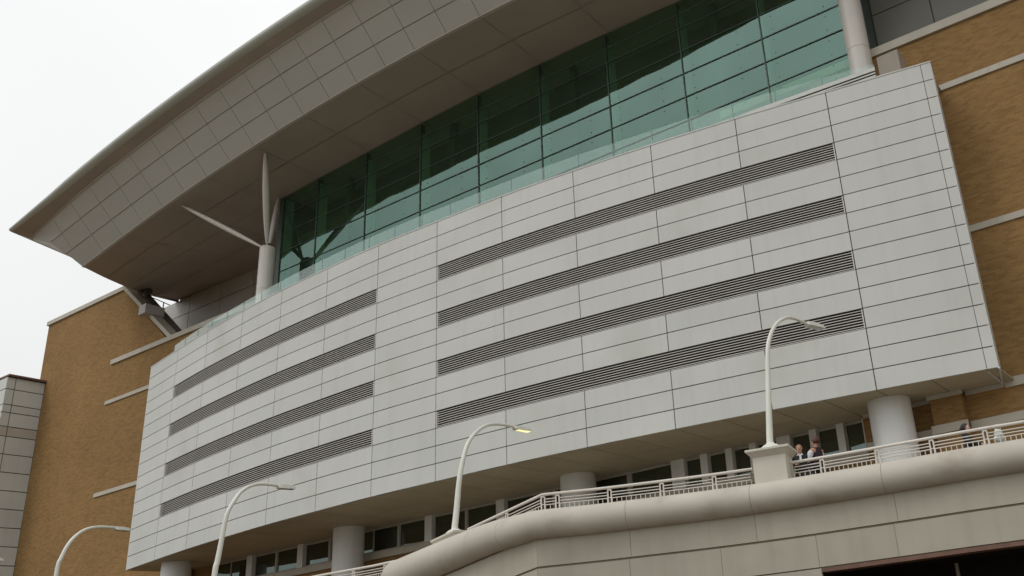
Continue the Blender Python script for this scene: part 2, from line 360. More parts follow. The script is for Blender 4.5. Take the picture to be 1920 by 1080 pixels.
# backing behind joints, end returns, cap
bk = MB()
us = [i*.25 for i in range(56)]+[13.9999]
def strip(mb, us, o0, z0, z1, mi=0):
    for a, b in zip(us[:-1], us[1:]): mb.quad(FP(a, o0, z0), FP(b, o0, z0), FP(b, o0, z1), FP(a, o0, z1), mi)
zs = [rowz(16)]; 
def rows_back(mb, ua, ub, za, zb_):
    k = max(2, int((ub-ua)*4)); uu = [ua+(ub-ua)*i/k for i in range(k+1)]; strip(mb, uu, -.045, za, zb_)
for r in ROWS:
    for a, b in ((0, 1), (1, 6), (6, 7), (7, 12), (12, 13.9999)):
        if r in LB and (a, b) in ((1, 6), (7, 12)): continue
        rows_back(bk, a, b, rowz(r+1), rowz(r))
bk.build('joint_backing', JOINT, clad)
for r in LB:
    for a, b in ((1, 6), (7, 12)):
        z0, z1 = rowz(r+1), rowz(r); k = int((b-a)*5); uu = [a+.006+(b-a-.012)*i/k for i in range(k+1)]
        lv = MB()
        def blade(zc, h, dep, tilt, out_=-.012):
            vs = []
            for u in uu: vs += [FP(u, out_, zc), FP(u, out_, zc+h), FP(u, out_-dep, zc+h+tilt), FP(u, out_-dep, zc+tilt)]
            fs = []
            for i in range(len(uu)-1):
                q = i*4; fs += [(q+x, q+4+x, q+4+(x+1) % 4, q+(x+1) % 4) for x in range(4)]
            n_ = (len(uu)-1)*4; fs += [(0, 1, 2, 3), (n_+3, n_+2, n_+1, n_)]
            lv.add(vs, fs)
        blade(z1-.060, .020, .02, 0, -.03)
        for j in range(6): blade(z0+.057+j*.080, .020, .024, .0)
        blade(z0+.008, .018, .03, 0)
        for e_ in (uu[0], uu[-1]):                         # jambs
            du = .010; lo, hi = (e_, e_+du) if e_ < (a+b)/2 else (e_-du, e_)
            lv.hexa([FP(lo, -.005, z0+.01), FP(hi, -.005, z0+.01), FP(hi, -.1, z0+.01), FP(lo, -.1, z0+.01), FP(lo, -.005, z1-.02), FP(hi, -.005, z1-.02), FP(hi, -.1, z1-.02), FP(lo, -.1, z1-.02)])
        lo_ = lv.build('louvre', LOUV, clad)
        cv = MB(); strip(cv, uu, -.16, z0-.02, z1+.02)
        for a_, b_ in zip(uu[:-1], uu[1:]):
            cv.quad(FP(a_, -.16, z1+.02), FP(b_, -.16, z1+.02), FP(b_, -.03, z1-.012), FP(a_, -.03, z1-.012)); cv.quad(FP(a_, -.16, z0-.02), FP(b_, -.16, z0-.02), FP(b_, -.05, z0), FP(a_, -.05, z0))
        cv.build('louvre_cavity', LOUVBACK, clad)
cap = MB()
for a_, b_ in zip(us[:-1], us[1:]):
    cap.hexa([FP(a_, .015, ZT-.012), FP(b_, .015, ZT-.012), FP(b_, -1.1, ZT-.012), FP(a_, -1.1, ZT-.012), FP(a_, .015, ZT+.03), FP(b_, .015, ZT+.03), FP(b_, -1.1, ZT+.03), FP(a_, -1.1, ZT+.03)])
cap.build('parapet_cap', PANEL, arena)
ret = MB()   # end returns to the brick wall
def prj(p, o): s_, _ = so_of(V(p.x, p.y, 0)); return s_
e0 = FP(0, 0, 0); e1 = FP(13.9999, 0, 0); s0_, o0_ = so_of(V(e0.x, e0.y, 0)); s1_, o1_ = so_of(V(e1.x, e1.y, 0))
for (s_, o_, sg) in ((s0_, o0_, 1), (s1_, o1_, -1)):
    sb = s_-.3 if sg < 0 else s_
    ret = MB(); ret.hexa([L(s_, o_+.005, ZB), L(sb, BRO-.01, ZB), L(sb+sg*.05, BRO-.01, ZB), L(s_+sg*.05, o_+.005, ZB), L(s_, o_+.005, ZT-.02), L(sb, BRO-.01, ZT-.02), L(sb+sg*.05, BRO-.01, ZT-.02), L(s_+sg*.05, o_+.005, ZT-.02)])
    ret.build('end_return', PANEL, arena)
# small triangular gusset under the right corner
gs = MB(); ga = atz(1851, 695, ZB-.02); gb = atz(1873, 689, ZB-.02); gc = L(-.32, BRO-.03, ZB-.02)
ga = L(so_of(ga)[0], so_of(ga)[1]+.12, ZB-.02)
gs.tube([ga, gc], .035, 6); gs.tube([gb, gc], .03, 6)
gs.build('corner_bracket', PANEL, arena)
# terrace deck on top
dk = MB()
for a_, b_ in zip(us[:-1], us[1:]):
    A = FP(a_, -1.0, ZT-.03); B = FP(b_, -1.0, ZT-.03); sa = so_of(A)[0]; sb_ = so_of(B)[0]
    dk.quad(A, B, L(sb_, 5.3, ZT-.03), L(sa, 5.3, ZT-.03))
dk.build('terrace_deck', STONE, arena)

# ---- soffit under the volume
WO = 2.25                                     # window wall offset
sf = MB()
nu = 28
for i in range(nu):
    u0, u1 = i*.5+.005, (i+1)*.5-.005
    if u1 > 13.99: u1 = 13.98
    A = FP(u0, -.03, ZB); B = FP(u1, -.03, ZB); sa = so_of(A)[0]; sb_ = so_of(B)[0]
    for k in range(2):
        f0, f1 = (0, .5) if k == 0 else (.5, 1)
        A2 = L(sa, WO+.02, ZB); B2 = L(sb_, WO+.02, ZB)
        p = [A.lerp(A2, f0+.003), B.lerp(B2, f0+.003), B.lerp(B2, f1-.003), A.lerp(A2, f1-.003)]
        sf.prism(p, V(0, 0, .03))
usf = sf.build('lower_soffit', USOFFIT, arena)
sb = MB()
for i in range(28):
    A = FP(i*.5, -.04, ZB+.035); B = FP(min(i*.5+.5, 13.999), -.04, ZB+.035)
    sb.quad(A, B, L(so_of(B)[0], WO, ZB+.035), L(so_of(A)[0], WO, ZB+.035))
sb.build('soffit_backing', JOINT, usf)

# ---- brick walls ------------------------------------------------------------
BS = lambda px, py: so_of(atpl(px, py, L(0, BRO, 0), DN))[0]
BZ = lambda px, py: atpl(px, py, L(0, BRO, 0), DN).z-CZ
COPZ = 18.55
br = MB()
ZP = 22.93
SE = BS(92, 611)
br.prism([L(SE, BRO, -CZ), L(s0_+1.2, BRO, -CZ), L(s0_+1.2, BRO, COPZ), L(BS(318, 630), BRO, COPZ), L(BS(235, 546), BRO, ZP), L(SE, BRO, ZP)], DN*.5)
br.prism([L(-4.5, BRO, ZB), L(24, BRO, ZB), L(24, BRO, COPZ), L(-4.5, BRO, COPZ)], DN*.5)
br.prism([L(s0_+1.2, BRO, ZB+.1), L(-4.5, BRO, ZB+.1), L(-4.5, BRO, ZT), L(s0_+1.2, BRO, ZT)], DN*.3)
br.lbox(SE, SE+.4, BRO+.5, 14, -CZ, ZP-.4)
br.build('brick_wall', BRICK, arena)
def band(s0, s1, z0, z1, pr=.06, name='stone_band', m=STONE, o=BRO): 
    b = MB(); b.lbox(s0, s1, o-pr, o+.02, z0, z1); return b.build(name, m, arena)
sR = 24
band(BS(198, 757), s0_+.5, ZB+9.70, ZB+9.90); band(BS(177, 930), s0_+.5, ZB+4.68, ZB+4.88)
band(-5.4, sR, ZB+9.55, ZB+9.75); band(-5.4, sR, ZB+4.63, ZB+4.83)
band(-.28, sR, ZB-.16, ZB+.10)
cp = MB(); cp.lbox(BS(210, 680), s0_+8, BRO-.09, BRO+.6, COPZ, COPZ+.26); cp.build('wall_coping', STONE, arena); cp = MB(); cp.lbox(-8, sR, BRO-.09, BRO+.6, COPZ-.28, COPZ+.02)
cp.build('wall_coping', STONE, arena)
cp = MB(); cp.lbox(SE-.1, BS(235, 546)+.05, BRO-.09, BRO+.6, ZP, ZP+.25)
sA, sB = BS(235, 546), BS(318, 630)
cp.prism([L(sA-.05, BRO-.08, ZP+.25), L(sA-.05, BRO-.08, ZP), L(sB-.1, BRO-.08, COPZ+.27), L(sB+.25, BRO-.08, COPZ+.27)], DN*.6)
cp.build('gable_coping', STONE, arena)
gb_ = MB(); gb_.prism([L(sA+.05, BRO+.62, ZP+.20), L(sA+.05, BRO+.62, ZP-.8), L(sB-.2, BRO+.62, COPZ), L(sB+.45, BRO+.62, COPZ), L(sA+.5, BRO+.62, ZP-.1)], DN*.5)
gb_.build('gable_roof', DARKROOF, arena)
rt_ = MB(); rp = [atpl(x, y, L(0, 3.0, 0), DN) for x, y in ((280, 600), (284, 588), (300, 592), (330, 626), (318, 634))]; rt_.prism(rp, DN*.3); rt_.build('roof_return_wall', mat('shaded_return_grey', (.20, .21, .18), .8), arena)  # the return's shade is put into this dark grey colour
# beam end, post to the canopy and handrail on the gable
q = atpl(259, 591, L(0, BRO-.5, 0), DN); s_, _ = so_of(q)
bm_ = MB(); zq = q.z-CZ; bm_.lbox(s_, s_+.62, BRO-.5, BRO+.55, zq, zq+.52)
bm_.build('beam_end', GREYP, arena)
PB = atz(275, 540, 22.95)
po = MB(); po.tube([V(PB.x, PB.y, zq+CZ+.3), PB+V(0, 0, .1)], .14, 12); po.lathe(V(PB.x, PB.y, 0), [(.32, PB.z-.22), (.32, PB.z-.12), (.2, PB.z-.05), (.2, PB.z+.1)], 16)
po.build('canopy_post', DARKM, arena, smooth=True)
hr = MB(); pts = [atpl(x, y, L(0, 3.4, 0), DN) for x, y in ((265, 554), (283, 557), (307, 567), (318, 572))]
hr.tube(pts, .028, 6); hr.tube([pts[0], pts[0]-V(0, 0, .9)], .03, 6); hr.tube([pts[2], pts[2]-V(0, 0, .9)], .03, 6)
hr.build('roof_handrail', DARKM, arena)

# ---- set-back grey panel wall above the coping ------------------------------
GO = 5.3
MS = [-32.0, -29.5, -26.14, -22.64, -19.22, -15.81, -12.39, -9.03, -5.73, -2.35]
gw = MB(); gbk = MB(); gw2 = MB()
gz = [16.6, 18.1, 19.55, 21.0, 22.45, 23.9]
for zi in range(5):
    z0, z1 = gz[zi]+.02, gz[zi+1]-.02
    for si in range(-16, 9):
        a = -.6+si*3.05+.02; b = a+3.05-.04
        if b > -3: continue
        if zi == 4 and a < -47.5: z1 = 23.5
        gw.prism([L(a, GO, z0), L(b, GO, z0), L(b, GO, z1), L(a, GO, z1)], DN*.05)
for zi, (z0, z1) in enumerate(((16.4, 17.9), (17.9, 19.35), (19.35, 20.85), (20.85, 22.3), (22.3, 23.9))):
    sv = so_of(atpl(1749, 28, L(0, 3.0, 0), DN))[0]
    for a in [sv-3.05, sv]+[sv+3.05*i for i in range(1, 7)]:
        if a < MS[-1]+.1: a2 = MS[-1]+.11
        else: a2 = a
        gw2.prism([L(a2+.02, 3.0, z0+.02), L(a+3.03, 3.0, z0+.02), L(a+3.03, 3.0, z1-.02), L(a2+.02, 3.0, z1-.02)], DN*.05)
gw2.build('upper_panel_wall', mat('grey_panel_shaded', (.225, .228, .205), .5, 0, .05, .5, island=.03), arena)  # grey panel with shade mixed into its colour, as this wall stands forward
gwo = gw.build('upper_panel_wall', GREYP, arena)
gbk.lbox(-49.4, -3, GO+.04, GO+.3, 16.0, 22.5); gbk.lbox(MS[-1], 24, 3.04, 3.2, 16.0, 23.9); gbk.lbox(-49.4, -3, GO+.04, GO+.3, 22.5, 23.45)
gbk.build('joint_backing', JOINT, gwo)

# ---- curtain wall -----------------------------------------------------------
ZG = [(-48.1, 23.66), (-46, 23.55), (-40, 23.38), (-32.5, 23.4), (-29.6, 23.55), (-26, 23.68), (-22.6, 23.83), (-19, 23.9), (-15.8, 23.88), (-12.4, 23.8), (-9, 23.66), (-3, 23.4), (10, 23.0)]
zg = lambda s: interp(ZG, s)
GLO = 1.07
MS = [-32.0, -29.5, -26.14, -22.64, -19.22, -15.81, -12.39, -9.03, -5.73, -2.35]
ft = MB()
fr = MB()
for s_ in MS[1:-1]: fr.lbox(s_-.018, s_+.018, GLO-.012, GLO+.25, ZT-.02, zg(s_)-.05)
for k in range(8):
    z = 16.4+k
    if z > 23.0: fr.lbox(MS[0], MS[-1], GLO+.012, GLO+.05, 23.05, 23.10); break
    fr.lbox(MS[0], MS[-1], GLO-.008, GLO+.05, z-.012, z+.012)
fr.lbox(MS[0]-.3, MS[0]-.02, GLO-.02, GO, ZT-.02, 23.4); fr.lbox(MS[-1]+.02, MS[-1]+.1, GLO-.02, 3.0, ZT-.02, 23.5)
cwf = fr.build('curtain_wall', mat('dark_green_mullion', (.06, .09, .075), .4), arena)
for bi in range(len(MS)-1):
    a, b = MS[bi]+.015, MS[bi+1]-.015; gm = MB()
    zz = [ZT-.01]+[16.4+k for k in range(7)]+[23.07]
    for z0, z1 in zip(zz[:-1], zz[1:]):
        ty = random.uniform(-.004, .004); tz = random.uniform(-.004, .004)
        gm.quad(L(a, GLO+.03+ty, z0+.01), L(b, GLO+.03-ty, z0+.01), L(b, GLO+.03-ty+tz, z1-.01), L(a, GLO+.03+ty+tz, z1-.01))
    n_ = 6
    for i in range(n_):
        x0 = a+(b-a)*i/n_; x1 = a+(b-a)*(i+1)/n_
        gm.quad(L(x0, GLO+.035, 23.11), L(x1, GLO+.035, 23.11), L(x1, GLO+.035, zg(x1)+.02), L(x0, GLO+.035, zg(x0)+.02))
    gm.build('glass_bay', GLASS, cwf)
    for z in zz[1:-1]:
        for sx in (a+.42, b-.95):
            for dz in (-.22, .22):
                c = L(sx, GLO+.02, z+dz); ft.tube([c-DN*.012, c+DN*.02], .016, 6)
fi = MB()
for s_ in MS[:-1]: fi.lbox(s_+.05, s_+.07, GLO+.07, GLO+.52, ZT, 23.3)
fi.build('glass_fins', mat('green_glass_fin', (.25, .40, .30), .3, 0, .15, .7), cwf)
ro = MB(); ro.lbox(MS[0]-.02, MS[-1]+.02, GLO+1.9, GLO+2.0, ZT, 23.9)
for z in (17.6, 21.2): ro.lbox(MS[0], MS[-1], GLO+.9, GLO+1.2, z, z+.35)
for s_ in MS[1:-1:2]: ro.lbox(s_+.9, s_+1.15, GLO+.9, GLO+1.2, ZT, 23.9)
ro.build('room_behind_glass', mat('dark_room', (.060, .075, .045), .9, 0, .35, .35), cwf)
ft.build('glass_fittings', DARKM, cwf)['kind'] = 'stuff'

# ---- canopy roof ------------------------------------------------------------
ZLOW = [(-43.3, 22.07), (-39.5, 22.62), (-35.65, 23.09), (-32.4, 23.44), (-29.2, 23.71), (-25.8, 23.88), (-22.4, 24.0), (0, 24.0), (20, 24.0)]
OL = [(-43.3, -2.30), (-35.65, -2.45), (-29.2, -2.5), (-25.8, -2.55), (-22.39, -2.57), (-18.98, -2.62), (-15.64, -2.59), (-12, -2.45), (-6, -2.0), (0, -1.35), (8, -.1), (14, 1.1)]
def zl(s):
    h = 1.5; return sum(interp(ZLOW, s+d)*w_ for d, w_ in ((-h, .25), (0, .5), (h, .25)))
def ol(s):
    # smooth the measured bow
    h = 1.2; return sum(interp(OL, s+d)*w_ for d, w_ in ((-h, .25), (0, .5), (h, .25)))
LV = [(24.0, 0), (24.69, -.63), (25.38, -1.26), (26.07, -1.92), (26.2, -2.40)]
ends = []
for (px, py), (z, _) in zip(((155, 500), (125, 473.8), (95, 450), (60, 437), (24, 424)), LV): ends.append(so_of(atz(px, py, z-24.0+22.07)))
S1 = 13.8
def cp_(s, k, dn=0):   # canopy point at station s on level k
    z, do = LV[k]; z += zl(s)-24.0; o = ol(s)+do
    se, oe = ends[k]; t = max(0, min(1, 1-(s-se)/6)); o = o*(1-t*t)+(o+(oe-(ol(se)+do)))*t*t
    return L(s, o+dn*.6, z+dn)
fs_ = MB(); J0 = -25.95
for k in range(3):
    cuts = [ends[k][0]]+[J0+1.72*i for i in range(-11, 24) if J0+1.72*i > ends[k][0]+.3]
    for a, b in zip(cuts[:-1], cuts[1:]):
        g_ = .016; z1k = k+1
        lo0 = cp_(a+g_, k); lo1 = cp_(b-g_, k)
        a2 = max(a, ends[k+1][0]) if a == cuts[0] else a
        if a == cuts[0]: a2 = ends[k+1][0]
        hi0 = cp_(a2+g_, z1k); hi1 = cp_(b-g_, z1k)
        dz = (hi0-lo0).normalized()*.018; dz1 = (hi1-lo1).normalized()*.018
        p = [lo0+dz, lo1+dz1, hi1-dz1, hi0-dz]; fs_.prism(p, V(0, 0, .04)+DN*.04)
can = fs_.build('canopy_roof', PANEL_D, arena)
bb = MB()
st = [ends[0][0]+.05]+[-42+1.5*i for i in range(38)]
for a, b in zip(st[:-1], st[1:]):
    for k in range(3):
        a0 = a if a != st[0] else ends[k][0]; a1 = a if a != st[0] else ends[k+1][0]
        off = V(0, 0, .03)+DN*.03
        bb.quad(cp_(a0, k)+off, cp_(b, k)+off, cp_(b, k+1)+off, cp_(a1, k+1)+off)
bb.build('joint_backing', mat('canopy_joint', (.40, .385, .35), .8), can)
up = MB(); no_ = MB(); tp = MB(); edge = MB(); edge2 = MB()
for a, b in zip(st[:-1], st[1:]):
    f = lambda s, k: s if s != st[0] else ends[k][0]
    up.quad(cp_(f(a, 3), 3), cp_(b, 3), cp_(b, 4), cp_(f(a, 4), 4))
    # light lip at the top of the panels and at the bottom edge
    for k, w_ in ((3, .05), (0, .035)):
        A, B = cp_(f(a, k), k), cp_(b, k); o_ = -DN*.04-V(0, 0, .0)
        (edge if k else edge2).hexa([A+o_-V(0, 0, w_), B+o_-V(0, 0, w_), B+DN*.1-V(0, 0, w_), A+DN*.1-V(0, 0, w_), A+o_, B+o_, B+DN*.1, A+DN*.1])
    # rounded nose
    for j in range(8):
        t0, t1 = math.pi*(-.5+j/8), math.pi*(-.5+(j+1)/8)
        def npt(s, t):
            base = cp_(s, 4); rr = .22 if s > -40 else .10+.12*max(0, (s+46.5)/6.5)
            return base+DN*(-math.cos(t)*rr*1.3)+V(0, 0, rr+math.sin(t)*rr)
        sa = f(a, 4)
        no_.quad(npt(sa, t0), npt(b, t0), npt(b, t1), npt(sa, t1))
    A, B = npt(f(a, 4), math.pi/2), npt(b, math.pi/2)
    sa, sb_ = so_of(A)[0], so_of(B)[0]
    tp.quad(A, B, L(sb_, 5.5, 26.2), L(sa if a != st[0] else -47.7, 5.5, 26.2)); tp.quad(L(sa if a != st[0] else -47.7, 5.5, 26.2), L(sb_, 5.5, 26.2), L(sb_, 5.45, 23.3), L(sa if a != st[0] else -47.7, 5.45, 23.3))
up.build('eaves_soffit', SOFFIT, can, smooth=True)
no_.build('rounded_eaves_edge', NOSE, can, smooth=True, sharp=60)
tp.build('roof_top', PANEL_D, can, smooth=True)
edge.build('edge_trim', mat('edge_trim', (.52, .50, .45), .5), can)
edge2.build('edge_trim', MATS['edge_trim'], can)
# end closing face
ec = MB(); E = [cp_(ends[k][0], k) for k in range(5)]
bkp = L(-47.7, 5.4, 23.45); ec.add([*E, npt(ends[4][0], 0), npt(ends[4][0], math.pi/2), L(-47.7, 5.5, 26.2), bkp+V(0, 0, .02), E[0]+V(0, 0, .01)], [(0, 1, 8), (1, 2, 8), (2, 3, 8), (3, 4, 8), (4, 5, 8), (5, 6, 8), (6, 7, 8)])
ec.build('end_panel', NOSE, can)
# soffit panels
sfp = MB(); sbk = MB()
def sp_(s, t):
    if s is None or s < -43: s = ends[0][0]+(-48.05-ends[0][0])*t      # raked end
    elif s < J0-3.44*4+.05 and s > J0-3.44*4-.05: pass
    z0, z1 = zl(s), zg(s); o0 = ol(s)
    se, oe = ends[0]; tt = max(0, min(1, 1-(s-se)/6)); o0 = o0+(oe-ol(se))*tt*tt
    o1 = GO+.06; o = o0+(o1-o0)*t
    # from the lower edge down to the glass head, then level back to the wall
    tg = (GLO-o0)/(o1-o0)
    eb = max(0, min(1, (-33-s)/11)); tgz = tg+(1-tg)*eb
    z = z0+(z1-z0)*min(1, t/tgz)
    return L(s, o, z)
ss = [None]+[J0+3.44*i for i in range(-4, 12)]
for a, b in zip(ss[:-1], ss[1:]):
    if a is None: a = -43.31
    oo = ol((a+b)/2); tg = (GLO-oo)/(GO+.06-oo)
    ts = [0, tg*.5, tg, tg+(1-tg)*.5, 1]
    for t0, t1 in zip(ts[:-1], ts[1:]):
        g_ = .012; m_ = (a+b)/2
        for x0, x1 in ((a+g_, m_), (m_, b-g_)):
            sfp.quad(sp_(x0, t0+.002), sp_(x1, t0+.002), sp_(x1, t1-.002), sp_(x0, t1-.002))
            u_ = V(0, 0, .03)
            sbk.quad(sp_(x0-.02, t0)+u_, sp_(x1+.02, t0)+u_, sp_(x1+.02, t1)+u_, sp_(x0-.02, t1)+u_)
sfo = sfp.build('canopy_soffit', SOFFIT, arena)
sbk.build('joint_backing', mat('soffit_joint', (.33, .295, .25), .9), sfo)

# ---- upper columns with spreading struts ------------------------------------
def strut(name, a, b, r, par):
    t = MB(); k = 14; pts = [a.lerp(b, i/k) for i in range(k+1)]
    t.tube(pts, [r*(.30+.70*math.sin(math.pi*min(1, max(0, i/k)))**.7) for i in range(k+1)], 14)
    t.tube([b.lerp(a, .03), b], r*.35, 8)
    return t.build(name, COLU, par, smooth=True)
def upcol(s, o, zt_, r, tops, rg=0):
    c = L(s, o, 0); m = MB(); zt_ += CZ
    m.lathe(V(c.x, c.y, 0), [(r, ZT+CZ-.03), (r, ZT+CZ+1.75+rg), (r-.012, ZT+CZ+1.755+rg), (r-.012, ZT+CZ+1.79+rg), (r, ZT+CZ+1.795+rg), (r, zt_-.12), (r*.97, zt_-.11), (r*.97, zt_-.08), (r, zt_-.07), (r, zt_)], 48)
    co = m.build('roof_column', COLU, arena, smooth=True)
    h = MB(); h.lathe(V(c.x, c.y, 0), [(r*.75, zt_), (r*.8, zt_+.10), (r*.4, zt_+.22)], 24); h.build('column_head', DARKM, co, smooth=True)
    for i, (b, rr) in enumerate(tops):
        d_ = b-V(c.x, c.y, zt_); hd = V(d_.x, d_.y, 0).normalized()*(r*.62)
        strut('strut', V(c.x, c.y, zt_+.05)+hd, b, rr, co)
    return co
upcol(-31.45, 0, 20.1, .34, [(atz(497, 285, 23.72), .15), (atz(342, 386, 23.05), .115), (atz(521, 372, 23.35), .11)])
_q = atpl(1610, 100, L(0, 1.3, 0), DN)
c2 = upcol(so_of(_q)[0], 1.3, 20.6, .385, [(L(-3.6, -1.7, 23.75), .2), (L(3.8, -1.1, 23.6), .15), (L(-.8, 1.6, 23.2), .17)], .5)

# ---- glass balustrade -------------------------------------------------------
BP = [(1637.8, 120), (1533, 146.7), (1449, 171), (1373, 194.4), (1295.6, 219), (1221, 245), (1149.6, 269.3), (1085.7, 288.7), (1017, 312.8), (958.9, 335.9), (900.9, 359.4), (844.4, 383.5), (790.7, 403), (739.8, 424.3), (692, 445.5), (647, 466.5), (604.4, 487.5), (563.3, 507.5), (526.3, 527), (490.6, 547), (458, 566), (426.7, 584.3), (398, 601), (371, 618), (346, 634.5), (327.6, 648)]
bal = MB(); bpts = []
for px, py in BP: p = atz(px, py, ZT+1.2); bpts.append(V(p.x, p.y, 0))
for _ in range(2):
    bpts = [bpts[0]]+[bpts[i]*.5+(bpts[i-1]+bpts[i+1])*.25 for i in range(1, len(bpts)-1)]+[bpts[-1]]
bal.tube([p+V(0, 0, ZT+CZ) for p in bpts], .03, 6)
SPOST = mat('steel_post', (.22, .30, .28), .4)
balo = bal.build('balustrade', SPOST, arena)
for p in bpts: m = MB(); m.tube([p+V(0, 0, ZT+CZ+.03), p+V(0, 0, ZT+CZ+1.17)], .012, 6); m.build('post', SPOST, balo)
for a, b in zip(bpts[:-1], bpts[1:]):
    m = MB(); t = (b-a).normalized(); z0 = V(0, 0, ZT+CZ+.02); z1 = V(0, 0, ZT+CZ+1.2); nn_ = V(t.y, -t.x, 0)*.006
    m.prism([a+t*.015+z0, b-t*.015+z0, b-t*.015+z1, a+t*.015+z1], nn_)
    m.build('glass_panel', BALG, balo)
# louvred upstand behind the balustrade at the right-hand end, and the tan block beside it
la0 = atz(1430, 205, 16.8); lb0 = atz(1640, 130, 16.8); lu = MB()
tl = (lb0-la0); tl.z = 0; tl.normalize(); ln = V(-tl.y, tl.x, 0)
la = lb0-tl*6.2
for j in range(6):
    z = CZ+16.8-.035-j*.105
    a_ = V(la.x, la.y, z); b_ = V(lb0.x, lb0.y, z)
    lu.prism([a_, b_, b_+V(0, 0, .045), a_+V(0, 0, .045)], ln*.03)
lu.prism([V(la.x, la.y, CZ+16.81), V(lb0.x, lb0.y, CZ+16.81), V(lb0.x, lb0.y, CZ+16.9), V(la.x, la.y, CZ+16.9)], ln*.06)
luo = lu.build('louvred_upstand', PANEL, arena)
m = MB(); m.prism([V(la.x, la.y, CZ+ZT), V(lb0.x, lb0.y, CZ+ZT), V(lb0.x, lb0.y, CZ+16.80), V(la.x, la.y, CZ+16.80)], ln*.02)
for v in m.v: v += ln*.07
m.build('louvre_cavity', JOINT, luo)
tb = MB(); ta = atz(1643, 108, 17.5); sa, oa = so_of(ta); sb_, ob = so_of(atz(1690, 103, 17.5))
tb.prism([L(sa, oa, ZT-.02), L(sa, oa, 17.5), L(sb_+.0, oa-.02, 17.5), L(sb_, oa-.02, ZT-.02)], DN*.7)
tb.build('terrace_box', TANBOX, arena, bevel=.01)

# ---- window wall under the volume ------------------------------------------
ZS = ZB-.98
def ws(px, py): return so_of(atpl(px, py, L(0, WO, 0), DN))[0]
def topy(px): return interp([(413, 1050), (461, 1039.8), (557.8, 1021.5), (622, 1008), (686.7, 991), (801.7, 969), (941.7, 940.5), (1160, 896), (1295, 863), (1485, 817.6), (1569.6, 797), (1620, 784)], px)
def wss(px): return so_of(atz(px, topy(px), ZB))[0]
edges = [(385, 413, 'w'), (413, 450, 'w'), (450, 461, 'p'), (461, 505, 'w'), (505, 509, 'm'), (509, 558, 'w'), (558, 569, 'p'), (569, 614, 'w'), (614, 618, 'm'), (618, 690, 'w'), (690, 741, 'w'), (741, 745, 'm'), (745, 803, 'w'), (803, 817, 'p'), (817, 878, 'w'), (878, 882, 'm'), (882, 944, 'w'), (944, 960, 'p'), (960, 1050, 'w'), (1050, 1055, 'm'), (1055, 1120, 'w'), (1120, 1192, 'w'), (1192, 1198, 'm'), (1198, 1273, 'w'), (1273, 1296, 'p'), (1296, 1325, 'w'), (1325, 1338, 'p'), (1338, 1370, 'w'), (1370, 1382, 'p'), (1382, 1413, 'w'), (1413, 1425, 'p'), (1425, 1462, 'w'), (1462, 1487, 'p'), (1487, 1521, 'w'), (1521, 1534, 'p'), (1534, 1570, 'w'), (1570, 1583, 'p'), (1583, 1616, 'w'), (1616, 1626, 'p')]
# back wall: brick spandrel and sill, dark room behind
wl = MB(); sL, sRr = wss(385)-6, wss(1626)
wl.lbox(sL, sRr, WO+.05, WO+.35, 1.0-CZ, ZS-.02)
wl.lbox(sL, wss(385), WO+.051, WO+.35, ZS-.02, ZB+.03)
wl.lbox(-4.5, 24, BRO, BRO+.5, -CZ, ZB-.0)
wl.lbox(sRr, -4.5, BRO+.02, WO+.5, 1.0-CZ, ZB+.02)
# brick pilaster beside the right column
wl.lbox(-2.35, -1.45, BRO-.36, BRO, 2, ZB-.12)
wl.build('lower_brick_wall', BRICK, arena)
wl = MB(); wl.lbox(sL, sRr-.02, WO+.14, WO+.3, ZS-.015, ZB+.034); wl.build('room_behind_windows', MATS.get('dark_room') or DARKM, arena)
if 0: wl.build('x', BRICK, arena)
tr = MB(); tr.lbox(sL, sRr, WO-.09, WO+.04, ZS-.26, ZS); tr.build('window_sill_band', STONE, arena)
tr = MB(); tr.lbox(sRr+.05, -2.4, BRO-.09, BRO-.002, ZS-.14, ZS+.10); tr.lbox(-2.42, -1.38, BRO-.45, BRO-.365, ZS-.14, ZS+.10)
tr.lbox(-1.4, sR, BRO-.09, BRO-.002, ZS-.14, ZS+.10); tr.lbox(sRr+.05, -2.36, BRO-.07, BRO-.002, ZB-.13, ZB-.005); tr.lbox(-2.42, -1.38, BRO-.43, BRO-.365, ZB-.13, ZB-.005); tr.lbox(-1.4, -.3, BRO-.07, BRO-.002, ZB-.13, ZB-.005)
tr.build('stone_band', STONE, arena)
for a, b, k in edges:
    sa, sb_ = wss(a), wss(b)
    m = MB()
    if k == 'w':
        t = .03; m.lbox(sa, sb_, WO, WO+.06, ZB-.085, ZB-.01); m.lbox(sa, sb_, WO, WO+.06, ZS+.002, ZS+.07); m.lbox(sa, sa+t, WO, WO+.06, ZS+.07, ZB-.085); m.lbox(sb_-t, sb_, WO, WO+.06, ZS+.07, ZB-.085)
        wo = m.build('window', FRAME, arena)
        m = MB(); m.quad(L(sa+t, WO+.035, ZS+.07), L(sb_-t, WO+.035, ZS+.07), L(sb_-t, WO+.035, ZB-.085), L(sa+t, WO+.035, ZB-.085)); m.build('pane', WINGLASS, wo)
    elif k == 'm': m.lbox(sa+.002, sb_-.002, WO-.02, WO+.08, ZS+.002, ZB-.008); m.build('mullion', FRAME, arena)
    else: m.lbox(sa+.002, sb_-.002, WO-.16, WO+.12, ZS-.0, ZB-.004); m.build('pilaster', COLM, arena)

